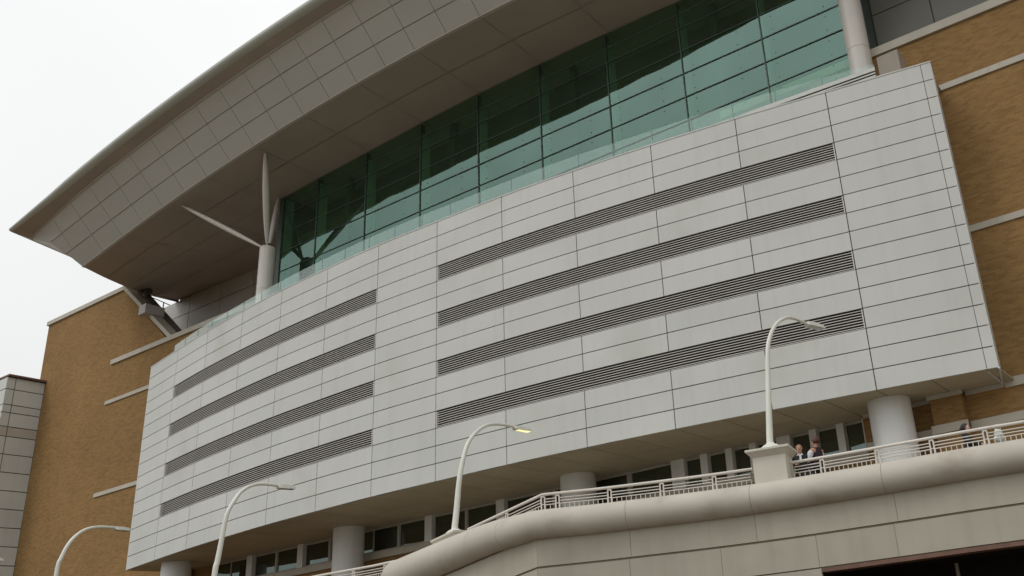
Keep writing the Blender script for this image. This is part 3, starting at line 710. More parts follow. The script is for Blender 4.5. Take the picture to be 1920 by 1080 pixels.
# ---- lower columns ----------------------------------------------------------
for px, py, r in ((332, 1051, .60), (655, 985.5, .60), (1083, 885, .61), (1664, 742, .61)):
    p = atz(px, py, ZB); d_ = V(p.x, p.y, 0).normalized(); c = V(p.x, p.y, 0)+d_*r; zt_ = ZB+CZ-.004
    m = MB(); m.lathe(c, [(r, zt_-4.0), (r, zt_-1.52), (r-.012, zt_-1.515), (r-.012, zt_-1.485), (r, zt_-1.48), (r, zt_)], 56)
    m.build('column', COLM, arena, smooth=True)

# ================================================================== side wing at far left
Wb = atpl(84, 726, L(0, BRO, 0), DN); Wc = atz(15, 706, 19.15); Wb.z = Wc.z = 19.15+CZ
fd = V(Wc.x-Wb.x, Wc.y-Wb.y, 0).normalized(); Wlen = (V(Wc.x, Wc.y, 0)-V(Wb.x, Wb.y, 0)).length
ld = -DS                                           # the wing's street face runs on left
wing = thing('side_wing_building', V(Wc.x, Wc.y, 0), CHA, 'pale grey panelled block with a thin red-brown roof edge beside the tall brick wall', 'building')
def wpt(face, x, z, out_=0):
    if face == 0: base = V(Wb.x, Wb.y, 0)+fd*x; nrm = V(-fd.y, fd.x, 0)
    else: base = V(Wc.x, Wc.y, 0)+ld*x; nrm = V(ld.y, -ld.x, 0)
    if face == 0 and nrm.dot(DS) < 0: nrm = -nrm
    if face == 1 and nrm.dot(DN) > 0: nrm = -nrm
    p = base+nrm*out_; return V(p.x, p.y, z+CZ)
wz = [19.15, 18.45, 17.55, 17.1, 16.3]+[15.75-1.0*i for i in range(18)]
m = MB(); mb2 = MB()
for face, X in ((0, [0, Wlen*.78, Wlen]), (1, [0, 2.6, 5.2, 7.8, 10.4])):
    for z1, z0 in zip(wz[:-1], wz[1:]):
        rec = 0
        for x0, x1 in zip(X[:-1], X[1:]):
            (mb2 if abs(z1-16.3) < .01 else m).prism([wpt(face, x0+.02, z0+.025, rec), wpt(face, x1-.02, z0+.025, rec), wpt(face, x1-.02, z1-.025, rec), wpt(face, x0+.02, z1-.025, rec)], (wpt(face, 0, 0, -1)-wpt(face, 0, 0, 0))*.05)
m.build('panel_wall', WINGP, wing); mb2.build('ledge_band', mat('ledge_band', (.46, .43, .37), .7, 0, .06, 1), wing)
m = MB()
a, b, c = wpt(0, 0, 0, -.27), wpt(1, 0, 0, -.27), wpt(1, 10.4, 0, -.27)
for p, q in ((a, b), (b, c)): m.quad(V(p.x, p.y, -.0), V(q.x, q.y, 0), V(q.x, q.y, 19.1+CZ), V(p.x, p.y, 19.1+CZ))
a, b, c = wpt(0, 0, 0, -.045), wpt(1, 0, 0, -.045), wpt(1, 10.4, 0, -.045)
for z0, z1 in ((-1.6, 19.13),):
    for p, q in ((a, b), (b, c)): m.quad(V(p.x, p.y, z0+CZ), V(q.x, q.y, z0+CZ), V(q.x, q.y, z1+CZ), V(p.x, p.y, z1+CZ))
m.build('joint_backing', JOINT, wing)
m = MB()
pts = [wpt(0, 0, 19.15, .12), wpt(0, Wlen, 19.15, .12), wpt(1, 10.4, 19.15, .12)]
cor = V(Wc.x, Wc.y, 0)+(fd-ld*0).normalized()*.1
for p, q in ((pts[0], pts[1]), (pts[1], pts[2])): m.prism([p, q, q+V(0, 0, .14), p+V(0, 0, .14)], (V(Wb.x-3, Wb.y, 0)-V(Wc.x, Wc.y, 0)).normalized()*.3)
m.prism([pts[0], pts[1], pts[2], pts[2]+DN*6, pts[0]-DS*6+DN*2], V(0, 0, .10))
m.build('roof_edge', REDCAP, wing)

# ================================================================== walkway, its wall, railings
# rail plan curve in pixels at rail height 4.36 above the eye
RT = [(1016, 925.5), (1040, 922.8), (1120, 914.6), (1200, 905), (1300, 892.5), (1400, 878.5), (1500, 862.5), (1600, 845), (1700, 827), (1800, 808.5), (1920, 788)]
ZR = 4.36
right = [atz(x, y, ZR) for x, y in RT]
right = [V(p.x, p.y, 0) for p in right]
right.append(right[-1]*2-right[-2]); right.append(right[-1]*2-right[-3]*1.0+V(.15, -.35, 0))
corner = right[0]
ZL = -.61                                   # the walkway ramps down past the corner
legend = V(-8.99, 27.7, ZL)
leg = [corner, corner.lerp(legend, .25), corner.lerp(legend, .5), corner.lerp(legend, .75), legend]
far = [legend, V(-10.2, 28.48, ZL), V(-12.13, 29.4, ZL), V(-16.2, 31.7, ZL)]
def smooth_path(pts, k=6): return cr_path([Vector(p) for p in pts], k)
RIGHT = smooth_path(right, 6)
def offset_path(pts, d):    # towards the street (right-hand side when walking left->right)
    o = []
    for i, p in enumerate(pts):
        t = (pts[min(i+1, len(pts)-1)]-pts[max(i-1, 0)]).normalized(); o.append(p+V(t.y, -t.x, 0).normalized()*d)
    return o
def line_x(p1, d1, p2, d2):
    den = d1.x*d2.y-d1.y*d2.x; t = ((p2.x-p1.x)*d2.y-(p2.y-p1.y)*d2.x)/den; return p1+d1*t
def full_path(d, kr=1):
    Rr = offset_path(RIGHT, d)
    ld_ = (corner-legend); ld_.z = 0; ld_.normalize(); ln_ = V(ld_.y, -ld_.x, 0)
    fd_ = (far[0]-far[2]).normalized(); fn_ = V(fd_.y, -fd_.x, 0)
    c1 = line_x(legend+ln_*d, ld_, Rr[1], (Rr[1]-Rr[0]).normalized())
    c2_ = line_x(far[2]+fn_*d, fd_, legend+ln_*d, ld_); c1.z = 0; c2_.z = ZL
    Rr = [c1]+Rr[1:]
    return [far[3]+fn_*d, c2_]+[c2_.lerp(c1, t) for t in (.33, .66)]+Rr, c1, c2_
wall = thing('retaining_wall', V(1.6, 22.9, 0), 0, 'cream precast wall of the raised walkway with a thick rounded parapet and a dark opening at lower right', 'wall')
# wall panels
WZ = [(-CZ, -.4), (-.4, .7), (.7, 1.83), (1.86, 2.56), (2.60, 3.33)]
WZ = [(3.30, 2.605, 0), (2.555, 1.865, 1), (1.835, .8, 0), (.77, -.3, 1), (-.33, -CZ, 0)]
path, c1, c2_ = full_path(.28)
pathi, _, _ = full_path(-.1)
def cum(pts):
    d = [0]
    for a, b in zip(pts[:-1], pts[1:]): d.append(d[-1]+(b-a).length)
    return d
CU = cum(path)
def at_d(pts, cu, x):
    x = max(0, min(cu[-1]-1e-6, x))
    for i in range(len(cu)-1):
        if cu[i] <= x <= cu[i+1]: t = (x-cu[i])/(cu[i+1]-cu[i]); return pts[i].lerp(pts[i+1], t), (pts[i+1]-pts[i]).normalized()
def d_of_px(px, py, pts, cu):      # arc length where the vertical plane through the pixel column meets the path
    r = ray(px, py); n_ = V(r.y, -r.x, 0); best = None
    for i in range(len(pts)-1):
        a, b = pts[i].dot(n_), pts[i+1].dot(n_)
        if a*b <= 0 and abs(a-b) > 1e-9:
            t = a/(a-b); dd = cu[i]+t*(cu[i+1]-cu[i])
            if px >= 950 and pts[i].x < c1.x-.01: continue
            best = dd
    return best
dc1 = [CU[i] for i in range(len(path)) if (path[i]-c1).length < 1e-4][0]
jx = {0: [d_of_px(x, y, path, CU) for x, y in ((1181, 1000), (1416, 980), (1676, 930))], 1: [d_of_px(x, y, path, CU) for x, y in ((1181, 1060), (1353, 1050), (1534, 1040), (1682, 1020))]}
dOpen = d_of_px(1541, 1070, path, CU)
wp = MB(); wbk = MB()
for z1, z0, par_ in WZ:
    xs = [0, dc1*.45, dc1*.72, dc1]+sorted(jx[par_])+[jx[par_][-1]+3.2*i for i in range(1, 4)]
    for a, b in zip(xs[:-1], xs[1:]):
        if z1 < 1.84:
            if a >= dOpen-.3: continue
            if b > dOpen: b = dOpen
        if b > CU[-1]: b = CU[-1]-.01
        if a >= b: continue
        inner = [c_ for c_ in CU if a+.05 < c_ < b-.05]
        dd = [a+.004]+inner+[b-.004]
        vs = []; fs = []
        for x in dd:
            p, t = at_d(path, CU, x); n_ = V(-t.y, t.x, 0)
            if x in inner:
                i_ = CU.index(x); t2 = (path[i_+1]-path[i_-1]).normalized(); n_ = V(-t2.y, t2.x, 0)
            for z, o_ in ((z0, 0), (z1, 0), (z1, .12), (z0, .12)): q = p+n_*o_; vs.append(V(q.x, q.y, z+CZ+(p.z if z > -1 else 0)))
        for i in range(len(dd)-1):
            q = i*4; fs += [(q+x, q+4+x, q+4+(x+1) % 4, q+(x+1) % 4) for x in range(4)]
        n4 = (len(dd)-1)*4; fs += [(0, 1, 2, 3), (n4+3, n4+2, n4+1, n4)]
        wp.add(vs, fs)
    # backing
wpo = wp.build('wall_panels', PRECAST, wall)
pb, _, _ = full_path(.235)
CB = cum(pb)
for i in range(len(pb)-1):
    z0 = -CZ if CB[i+1] < dOpen*CB[-1]/CU[-1] else 1.84
    wbk.quad(pb[i]+V(0, 0, z0+CZ), pb[i+1]+V(0, 0, z0+CZ), pb[i+1]+V(0, 0, 3.4+CZ), pb[i]+V(0, 0, 3.4+CZ))
wbk.build('joint_backing', mat('precast_joint', (.27, .225, .165), .9), wpo)
# opening: lintel, jamb, dark interior
oi = MB(); ia = MB()
dd = [dOpen+.002]+[c_ for c_ in CU if c_ > dOpen+.05]
pl = []
for x in dd:
    p, t = at_d(path, CU, x); pl.append((p, V(-t.y, t.x, 0)))
for (p, n0), (q, n1) in zip(pl[:-1], pl[1:]):
    h = [p-n0*.03, q-n1*.03, q+n1*.5, p+n0*.5]
    oi.hexa([V(a.x, a.y, 1.75+CZ) for a in h]+[V(a.x, a.y, 1.835+CZ) for a in h])
    ia.quad(V(p.x, p.y, 1.84+CZ)+n0*.5, V(q.x, q.y, 1.84+CZ)+n1*.5, V(q.x, q.y, 1.84+CZ)+n1*3.0, V(p.x, p.y, 1.84+CZ)+n0*3.0)
    ia.quad(V(p.x, p.y, 0)+n0*3.0, V(q.x, q.y, 0)+n1*3.0, V(q.x, q.y, 1.84+CZ)+n1*3.0, V(p.x, p.y, 1.84+CZ)+n0*3.0)
p, n0 = pl[0]
ia.quad(V(p.x, p.y, 0)+n0*.1, V(p.x, p.y, 0)+n0*3.0, V(p.x, p.y, 1.84+CZ)+n0*3.0, V(p.x, p.y, 1.84+CZ)+n0*.1)
p, n0 = pl[-1]
ia.quad(V(p.x, p.y, 0)+n0*.1, V(p.x, p.y, 0)+n0*3.0, V(p.x, p.y, 1.84+CZ)+n0*3.0, V(p.x, p.y, 1.84+CZ)+n0*.1)
oi.build('lintel', RUST, wall)
ia.build('dark_interior', mat('unlit_interior', (.012, .011, .010), .95), wall)
pq = atpl(1795, 1068, V(4.9, 23.3, 0), V(.15, 1, 0).normalized()); m = MB(); m.tube([V(pq.x, pq.y, 0), V(pq.x, pq.y, 1.74+CZ)], .045, 12); m.build('opening_post', FRAME, wall, smooth=True)
# rounded parapet
bp_, b1, b2 = full_path(.30)
bp_ = [bp_[0], bp_[1]]+[b2.lerp(b1, i/8) for i in range(1, 8)]+bp_[4:]
bn = MB(); BR = .345; BZc = 3.53
seg = []
def leg_t(p):       # 0 on the level length, 0..1 down the ramp
    dv = V(p.x-b1.x, p.y-b1.y, 0).length if p.x < b1.x+.02 else 0
    return min(1, dv/6.4)
for p in bp_: seg.append(V(p.x, p.y, BZc+CZ+p.z+.04+interp([(0, 0), (.3, .17), (1, .24)], leg_t(p))))
def brad(p): return interp([(0, BR), (.5, .43), (1, .46)], leg_t(p))
n_c = 28
def sweep(mb, pts, r, n):
    vs = []
    for i, p in enumerate(pts):
        a = (pts[i]-pts[i-1]).normalized() if i else (pts[1]-pts[0]).normalized()
        b = (pts[i+1]-pts[i]).normalized() if i < len(pts)-1 else a
        t = (a+b).normalized(); k = 1/max(.5, t.dot(a)); s_ = V(t.y, -t.x, 0)*k
        for j in range(n): an = 2*math.pi*j/n; vs.append(p+s_*(math.cos(an)*(brad(p)-r))+V(0, 0, math.sin(an)*(brad(p)-r)))
    fs = [(i*n+j, i*n+(j+1) % n, (i+1)*n+(j+1) % n, (i+1)*n+j) for i in range(len(pts)-1) for j in range(n)]
    fs += [tuple(range(n))[::-1], tuple(range((len(pts)-1)*n, len(pts)*n))]
    mb.add(vs, fs)
# split into cast lengths with fine joints
cb_ = cum(seg); dcs = [cb_[i] for i in range(len(seg)) if (V(seg[i].x, seg[i].y, 0)-V(b1.x, b1.y, 0)).length < 1e-4][0]
bpl = seg
dfar = [cb_[i] for i in range(len(seg)) if (V(seg[i].x, seg[i].y, 0)-V(b2.x, b2.y, 0)).length < 1e-4][0]
cuts = [dfar+.02, dcs-1.15] + [d_of_px(x, y, bpl, cb_) for x, y in ((1178, 970), (1412, 940), (1660, 900))] + [cb_[-1]-.02]
for a, b in zip(cuts[:-1], cuts[1:]):
    dd = [a+.005]+[c_ for c_ in cb_ if a+.06 < c_ < b-.06]+[b-.005]
    sweep(bn, [at_d(seg, cb_, x)[0] for x in dd], 0, n_c)
for p in seg[:2]: pass
fs2 = [seg[0]-V(0, 0, .32), seg[1]-V(0, 0, .32)+(seg[0]-seg[1]).normalized()*.5]
bn.tube(fs2, BR, n_c)
bno = bn.build('rounded_parapet', BULL, wall, smooth=True, sharp=40)
m = MB(); sweep(m, [at_d(seg, cb_, dfar+.05)[0]]+seg[2:], .012, 20); m.build('parapet_core', mat('parapet_joint', (.30, .26, .21), .9), bno, smooth=True, sharp=60)
# walkway deck
dkm = MB(); pth, _, _ = full_path(.2); ZD = ZR-1.07
for a, b in zip(pth[:-1], pth[1:]):
    sa, sb_ = so_of(a)[0], so_of(b)[0]
    A = L(sa, WO+.05, 0); B = L(sb_, WO+.05, 0)
    dkm.prism([V(a.x, a.y, ZD+CZ+a.z), V(b.x, b.y, ZD+CZ+b.z), V(B.x, B.y, ZD+CZ+b.z), V(A.x, A.y, ZD+CZ+a.z)], V(0, 0, -.25))
tag(dkm.build('walkway_pavement', mat('walkway_paving', (.36, .33, .28), .85, 0, .1, 1)), kind='structure')

# railings
def railing(name, pts, post_d, label, n_bays=None):
    """pts: plan path; posts at arc lengths post_d; bays between them"""
    cu = cum(pts); mid = at_d(pts, cu, cu[-1]/2)[0]
    T = thing(name, V(mid.x, mid.y, ZD+CZ+mid.z), 0, label, 'railing', 'white tube railings along the raised walkway')
    z = lambda h: V(0, 0, CZ+h)
    def sub(a, b): return [at_d(pts, cu, x)[0] for x in [a]+[c for c in cu if a+.02 < c < b-.02]+[b]]
    m = MB(); m.tube([p+z(ZR-.03) for p in sub(0, cu[-1]-1e-4)], .036, 10); m.build('handrail', RAIL, T, smooth=True)
    for x in post_d:
        p, t = at_d(pts, cu, x); m = MB(); n_ = V(t.y, -t.x, 0)
        for e in (-.042, .042):
            q = p+t*e; m.tube([q+z(3.62)+n_*.0, q+z(3.95), q+z(ZR-.09)-n_*.01], .020, 8)
        m.fbox(p, t, n_, .05, .012, CZ+ZR-.10+p.z, CZ+ZR-.065+p.z); m.fbox(p, t, n_, .045, .012, CZ+4.08+p.z, CZ+4.10+p.z)
        m.build('post', RAIL, T, smooth=True)
    ends_ = [0]+[x for x in post_d if .1 < x < cu[-1]-.1]+[cu[-1]-1e-4]
    for a, b in zip(ends_[:-1], ends_[1:]):
        m = MB(); a += .06; b -= .06
        for h, r in ((4.215, .013), (4.145, .013), (4.075, .013), (3.72, .013)):
            m.tube([p+z(h) for p in sub(a, b)], r, 6)
        k = max(1, int((b-a)/.108))
        for i in range(k+1):
            p, t = at_d(pts, cu, a+(b-a)*(i+.0)/k); m.tube([p+z(3.66), p+z(4.075)], .0105, 5)
        m.build('infill_bars', RAIL, T)
    return T
CR = cum(RIGHT)
def dpx(px, py=880): return d_of_px2(px, py, RIGHT, CR)
def d_of_px2(px, py, pts, cu):
    r = ray(px, py); n_ = V(r.y, -r.x, 0)
    for i in range(len(pts)-1):
        a, b = pts[i].dot(n_), pts[i+1].dot(n_)
        if a*b <= 0 and abs(a-b) > 1e-9: return cu[i]+(a/(a-b))*(cu[i+1]-cu[i])
dPa, dPb = dpx(1412, 890), dpx(1484, 880)
legpts = [corner.lerp(legend, t) for t in (.66, .45, .2)]
secA = [at_d(RIGHT, CR, 0)[0]]
rA = [corner.lerp(legend, .50), corner.lerp(legend, .25)]+[at_d(RIGHT, CR, x)[0] for x in [0]+[c for c in CR if .02 < c < dPa]+[dPa]]
cA = cum(rA); lc = (rA[2]-rA[0]).length
postsA = [.12, lc-3.0, lc-1.5, lc+.02]+[lc+dpx(x) for x in (1043, 1140, 1238, 1337)]
postsA = [x for x in postsA if x > 0]
railing('railing', rA, postsA, 'white tube railing that turns the corner of the walkway, left of the tall lamp pedestal')
rB = [at_d(RIGHT, CR, x)[0] for x in [dPb]+[c for c in CR if c > dPb]]
cBn = cum(rB)
railing('railing', rB, [dpx(x, 860)-dPb for x in (1540, 1646, 1752, 1857)]+[dpx(1857)-dPb+1.3, dpx(1857)-dPb+2.6], 'white tube railing at the right, in front of the three people on the walkway')
rC = [far[3], far[2], far[1], legend]
cC = cum(rC)
railing('railing', rC, [cC[-1]-.9-1.3*i for i in range(0, 6)], 'far white railing at the bottom centre, seen past the end of the rounded parapet')

# ================================================================== lamp pedestals and lamp posts
def pedestal(c, t, w_, label, lo, hi, dep=None):
    n_ = V(t.y, -t.x, 0); T = thing('lamp_pedestal', V(c.x, c.y, ZD+CZ), 0, label, 'pedestal', 'cream concrete pedestals under the lamps')
    d_ = dep or w_*.9
    m = MB(); m.fbox(c, t, n_, w_/2, d_/2, CZ+lo, CZ+hi-.09); m.build('shaft', CREAM, T, bevel=.015)
    m = MB(); m.fbox(c, t, n_, w_/2+.05, d_/2+.04, CZ+lo, CZ+lo+.14); m.build('plinth', CREAM, T, bevel=.012)
    m = MB(); a = w_/2; b = a+.13; a2 = d_/2; b2 = a2+.13
    def ring(x, y, z): return [V(c.x, c.y, z)+t*(sx*x)+n_*(sy*y) for sx, sy in ((-1, -1), (1, -1), (1, 1), (-1, 1))]
    R_ = [ring(a-.01, a2-.01, CZ+hi-.20), ring(a+.03, a2+.03, CZ+hi-.16), ring(b-.02, b2-.02, CZ+hi-.07), ring(b, b2, CZ+hi-.06), ring(b, b2, CZ+hi)]
    vs = sum(R_, []); fs = [(k*4+i, k*4+(i+1) % 4, k*4+4+(i+1) % 4, k*4+4+i) for k in range(4) for i in range(4)]+[(3, 2, 1, 0), (16, 17, 18, 19)]
    m.add(vs, fs); m.build('cap', CREAM, T, bevel=.01); return T
def lamp(base, hd, px, label, lit=False, head=None, r0=.085, r1=.045, low=None, dome=True):
    """px: pixels up the pole; unprojected on the vertical plane through base with heading hd"""
    h = math.radians(hd); nn_ = V(-math.sin(h), math.cos(h), 0); dh = V(math.cos(h), math.sin(h), 0)
    pts = [atpl(x, y, base, nn_) for x, y in px]
    if low is not None:
        pts = [V(pts[0].x, pts[0].y, low)+(pts[0]-pts[1])*0+V(0, 0, 0)]+pts
        base = V(pts[0].x, pts[0].y, low)
    T = thing('street_lamp', V(base.x, base.y, base.z), 0, label, 'lamp post', 'white swan-neck lamp posts along the walkway')
    P = cr_path(pts, 5); cu = cum(P); m = MB()
    m.tube(P, [r0+(r1-r0)*min(1, c/cu[-1]*1.05) for c in cu], 16); m.build('pole', POLE, T, smooth=True)
    if dome:
        m = MB(); m.lathe(V(base.x, base.y, 0), [(.27, base.z-.01), (.27, base.z+.03), (.235, base.z+.085), (.17, base.z+.135), (.105, base.z+.165), (.09, base.z+.2)], 32); m.build('base_dome', POLE, T, smooth=True, sharp=30)
    a, b = [atpl(x, y, base, nn_) for x, y in head]
    t = (b-a).normalized(); a = a-t*.03; side = V(-t.y, t.x, 0).normalized(); up_ = t.cross(side)
    if up_.z < 0: up_ = -up_
    ln_ = (b-a).length; m = MB()
    def sec(x, w_, hu, hl): c = a+t*x; return [c-side*w_-up_*hl, c+side*w_-up_*hl, c+side*w_*.75+up_*hu, c-side*w_*.75+up_*hu]
    S_ = [sec(0, .05, .03, .045), sec(.06, .105, .045, .065), sec(ln_*.4, .125, .05, .07), sec(ln_*.85, .115, .03, .062), sec(ln_, .08, .0, .04)]
    vs = sum(S_, []); fs = [(k*4+i, k*4+(i+1) % 4, k*4+4+(i+1) % 4, k*4+4+i) for k in range(4) for i in range(4)]+[(3, 2, 1, 0), (16, 17, 18, 19)]
    m.add(vs, fs); ho = m.build('lamp_head', POLE, T, smooth=True, sharp=30)
    m = MB(); c0, c1_ = a+t*(ln_*.22), a+t*(ln_*.92)
    q = [c0-side*.075, c1_-side*.07, c1_+side*.07, c0+side*.075]; m.prism([x-up_*.060 for x in q], -up_*.016)
    m.build('lens', LAMPON if lit else LAMPOFF, ho)
    return T
b3 = atz(1446, 845, 4.68); pcen, pt_ = at_d(RIGHT, CR, (dPa+dPb)/2)
b3 = V(b3.x, b3.y, 4.68+CZ)
pedestal(V(b3.x, b3.y, 0), pt_, .80, 'cream concrete lamp pedestal with a flared cap beside the pair of people', 3.62, 4.68, .74)
lamp(b3+V(0, 0, 0), 48, [(1445, 842), (1443.6, 828), (1441.6, 769), (1440, 706), (1439.3, 668), (1441, 643), (1447.7, 621), (1458.7, 604.5), (1474.5, 596), (1491, 598), (1514, 607.5)], 'nearest and tallest lamp post, unlit, standing on the cream pedestal beside the people', head=((1512, 606), (1544, 614)), r0=.085, r1=.038)
b2_ = atz(853, 1004, 4.0); ldir = (corner-legend).normalized()
pedestal(V(b2_.x, b2_.y, 0)+V(.05, .1, 0), ldir, .9, 'mostly hidden cream lamp pedestal whose cap shows above the sloping rounded parapet', 2.9, 4.0, .75)
lamp(V(b2_.x, b2_.y, 4.0+CZ), 57, [(851, 1004), (855.8, 959), (861.7, 896.7), (870, 855), (878.3, 830), (891.7, 811.7), (906.7, 800), (923.3, 795.3), (943, 796.3), (966, 800.8)], 'lamp post whose lamp glows yellow, rising behind the rounded parapet', lit=True, head=((964, 801), (994, 806.5)), r0=.088, r1=.042)
b1_ = atz(495, 907.5, 6.15); b1_ = atpl(402.4, 1079, V(b1_.x, b1_.y, 0), V(-math.sin(math.radians(63.7)), math.cos(math.radians(63.7)), 0))
lamp(b1_, 63.7, [(402.4, 1079), (407.5, 1053), (412.6, 1028), (421, 983.7), (427.4, 959.6), (440, 938), (451, 923.3), (467.8, 912), (486, 907.6), (504.8, 908.5), (524, 911.5)], 'unlit lamp post in front of the lower left corner of the curved panel front', head=((522, 911.5), (552, 914)), r0=.088, r1=.042, low=ZD+CZ-1.5)
b0_ = atz(200, 988, 6.2); b0_ = atpl(105.6, 1078, V(b0_.x, b0_.y, 0), V(-math.sin(math.radians(68.3)), math.cos(math.radians(68.3)), 0))
lamp(b0_, 68.3, [(105.6, 1078), (114.8, 1046.7), (129.6, 1019), (148, 1000.4), (166.7, 991), (189, 988), (218.5, 989.6)], 'unlit lamp post in front of the left brick wall', head=((216.7, 990), (242.6, 992.5)), r0=.088, r1=.045, low=ZD+CZ-1.5)
bm1 = atz(-40, 1050, 5.7)
lamp(bm1, 72, [(-115, 1150), (-110, 1110), (-95, 1075), (-75, 1055), (-50, 1047), (-22, 1047)], 'farthest lamp post, only its lamp tip showing at the left edge', head=((-24, 1047.2), (4.5, 1049)), r0=.11, r1=.06, low=ZD+CZ-1.5)

# ================================================================== people on the walkway
SKIN = mat('skin', (.50, .27, .19), .55, 0, .05, 8); SKIN2 = mat('skin_pale', (.62, .40, .31), .55, 0, .05, 8)
def skinned(name, verts, edges, radii, m, parent, lvl=2):
    me = bpy.data.meshes.new(name+'_cage'); me.from_pydata([tuple(v) for v in verts], edges, [])
    o = bpy.data.objects.new(name+'_cage', me); COL.objects.link(o)
    sk = o.modifiers.new('skin', 'SKIN'); sk.use_smooth_shade = True; sk.branch_smoothing = .6
    for v, r in zip(me.skin_vertices[0].data, radii): v.radius = r if hasattr(r, '__len__') else (r, r); v.use_root = False
    me.skin_vertices[0].data[0].use_root = True
    ss_ = o.modifiers.new('sub', 'SUBSURF'); ss_.levels = lvl; ss_.render_levels = lvl
    bpy.context.view_layer.update()
    dg = bpy.context.evaluated_depsgraph_get(); ev = o.evaluated_get(dg); nm = bpy.data.meshes.new_from_object(ev); nm.name = name
    bpy.data.objects.remove(o, do_unlink=True)
    nm.materials.clear(); nm.materials.append(m)
    for p in nm.polygons: p.use_smooth = True; p.material_index = 0
    r = bpy.data.objects.new(name, nm); COL.objects.link(r); r.parent = parent; return r
def person(loc, face, H_, label, skin, hair, top, legs, pose, sleeve=None, hair_long=False, shirt=None):
    """face: heading the person looks to (degrees, plan). local frame: +Y forward, +X right"""
    T = thing('person', V(loc.x, loc.y, loc.z), math.radians(face-90), label, 'person', None)
    k = H_/1.75
    J = dict(pel=(0, 0, .95), sp1=(0, .0, 1.12), sp2=(0, .01, 1.28), ch=(0, .0, 1.40), nk=(0, -.01, 1.50), hd0=(0, .02, 1.585), hd1=(0, .015, 1.665), hd2=(0, -.005, 1.715))
    for sgn, n_ in ((1, 'r'), (-1, 'l')):
        J['sh'+n_] = (.19*sgn, -.01, 1.43); J['hp'+n_] = (.095*sgn, 0, .90); J['kn'+n_] = (.105*sgn, .03, .50); J['an'+n_] = (.11*sgn, -.02, .09); J['to'+n_] = (.12*sgn, .14, .035)
        el_, wr_ = pose[n_]; J['el'+n_] = el_; J['wr'+n_] = wr_
    names = list(J); idx = {n_: i for i, n_ in enumerate(names)}
    rad = dict(pel=(.135, .10), sp1=(.125, .095), sp2=(.14, .105), ch=(.15, .105), nk=.052, hd0=(.066, .078), hd1=(.076, .092), hd2=(.055, .068))
    for n_ in 'rl': rad.update({'sh'+n_: .064, 'el'+n_: .043, 'wr'+n_: .028, 'hp'+n_: .085, 'kn'+n_: .056, 'an'+n_: .038, 'to'+n_: (.04, .028)})
    E_ = [('pel', 'sp1'), ('sp1', 'sp2'), ('sp2', 'ch'), ('ch', 'nk'), ('nk', 'hd0'), ('hd0', 'hd1'), ('hd1', 'hd2')]
    for n_ in 'rl': E_ += [('ch', 'sh'+n_), ('sh'+n_, 'el'+n_), ('el'+n_, 'wr'+n_), ('pel', 'hp'+n_), ('hp'+n_, 'kn'+n_), ('kn'+n_, 'an'+n_), ('an'+n_, 'to'+n_)]
    verts = [Vector(J[n_])*k for n_ in names]; edges = [(idx[a], idx[b]) for a, b in E_]; rads = [rad[n_] for n_ in names]
    # hands: palm then five bent fingers
    for n_, sg in (('r', 1), ('l', -1)):
        e_ = Vector(J['el'+n_]); w_ = Vector(J['wr'+n_]); d_ = (w_-e_).normalized(); sd = d_.cross(V(0, 1, 0)); sd = sd.normalized() if sd.length > .1 else V(1, 0, 0); bend = d_.cross(sd).normalized()
        if bend.y < 0: bend = -bend
        palm = w_+d_*.055; verts.append(palm*k); rads.append((.034, .018)); edges.append((idx['wr'+n_], len(verts)-1)); pi_ = len(verts)-1
        for f_, (off, ln) in enumerate(((-.030, .066), (-.010, .078), (.010, .074), (.029, .058))):
            b0 = palm+sd*off+d_*.035; b1v = b0+d_*ln*.5+bend*.008; b2v = b1v+d_*ln*.35+bend*.026
            for q_, r_ in ((b0, .0095), (b1v, .0085), (b2v, .0075)): verts.append(q_*k); rads.append(r_)
            z_ = len(verts); edges += [(pi_, z_-3), (z_-3, z_-2), (z_-2, z_-1)]
        b0 = palm-sd*.036*sg-d_*.015; b1v = b0-sd*.022*sg+d_*.03+bend*.012; b2v = b1v+d_*.026+bend*.01
        for q_, r_ in ((b0, .011), (b1v, .0095), (b2v, .008)): verts.append(q_*k); rads.append(r_)
        z_ = len(verts); edges += [(pi_, z_-3), (z_-3, z_-2), (z_-2, z_-1)]
    body = skinned('body', verts, edges, rads, skin, T)
    # garment over torso and arms
    def sel(ns, es, infl, m, name, over=None):
        ii = {n_: i for i, n_ in enumerate(ns)}; vs = [Vector((over or J)[n_] if over and n_ in over else J[n_])*k for n_ in ns]
        rr = []
        for n_ in ns:
            r_ = rad[n_]; infl_ = infl+(.028 if n_ in ('pel', 'sp1', 'sp2', 'ch') and name != 'trousers' else .012 if n_ in ('shr', 'shl') else 0)
            rr.append(tuple(x+infl_ for x in r_) if hasattr(r_, '__len__') else (r_+infl_, r_+infl_))
        return skinned(name, vs, [(ii[a], ii[b]) for a, b in es], rr, m, T)
    jn = ['pel', 'sp1', 'sp2', 'ch', 'shr', 'shl']; je = [('pel', 'sp1'), ('sp1', 'sp2'), ('sp2', 'ch'), ('ch', 'shr'), ('ch', 'shl')]
    if sleeve is None:
        jn += ['elr', 'wrr', 'ell', 'wrl']; je += [('shr', 'elr'), ('elr', 'wrr'), ('shl', 'ell'), ('ell', 'wrl')]
        sel(jn, je, .020, top, 'jacket')
    else:
        jn.append('nkb'); je.append(('ch', 'nkb')); J['nkb'] = (0, -.015, 1.475); rad['nkb'] = .062; sel(jn, je, .044, top, 'vest')
        for n_ in 'rl':
            mid = {('el'+n_): tuple(Vector(J['sh'+n_]).lerp(Vector(J['el'+n_]), .95))}
            sel(['sh'+n_, 'el'+n_], [('sh'+n_, 'el'+n_)], .020, sleeve, 'sleeve', over={**J, **mid})
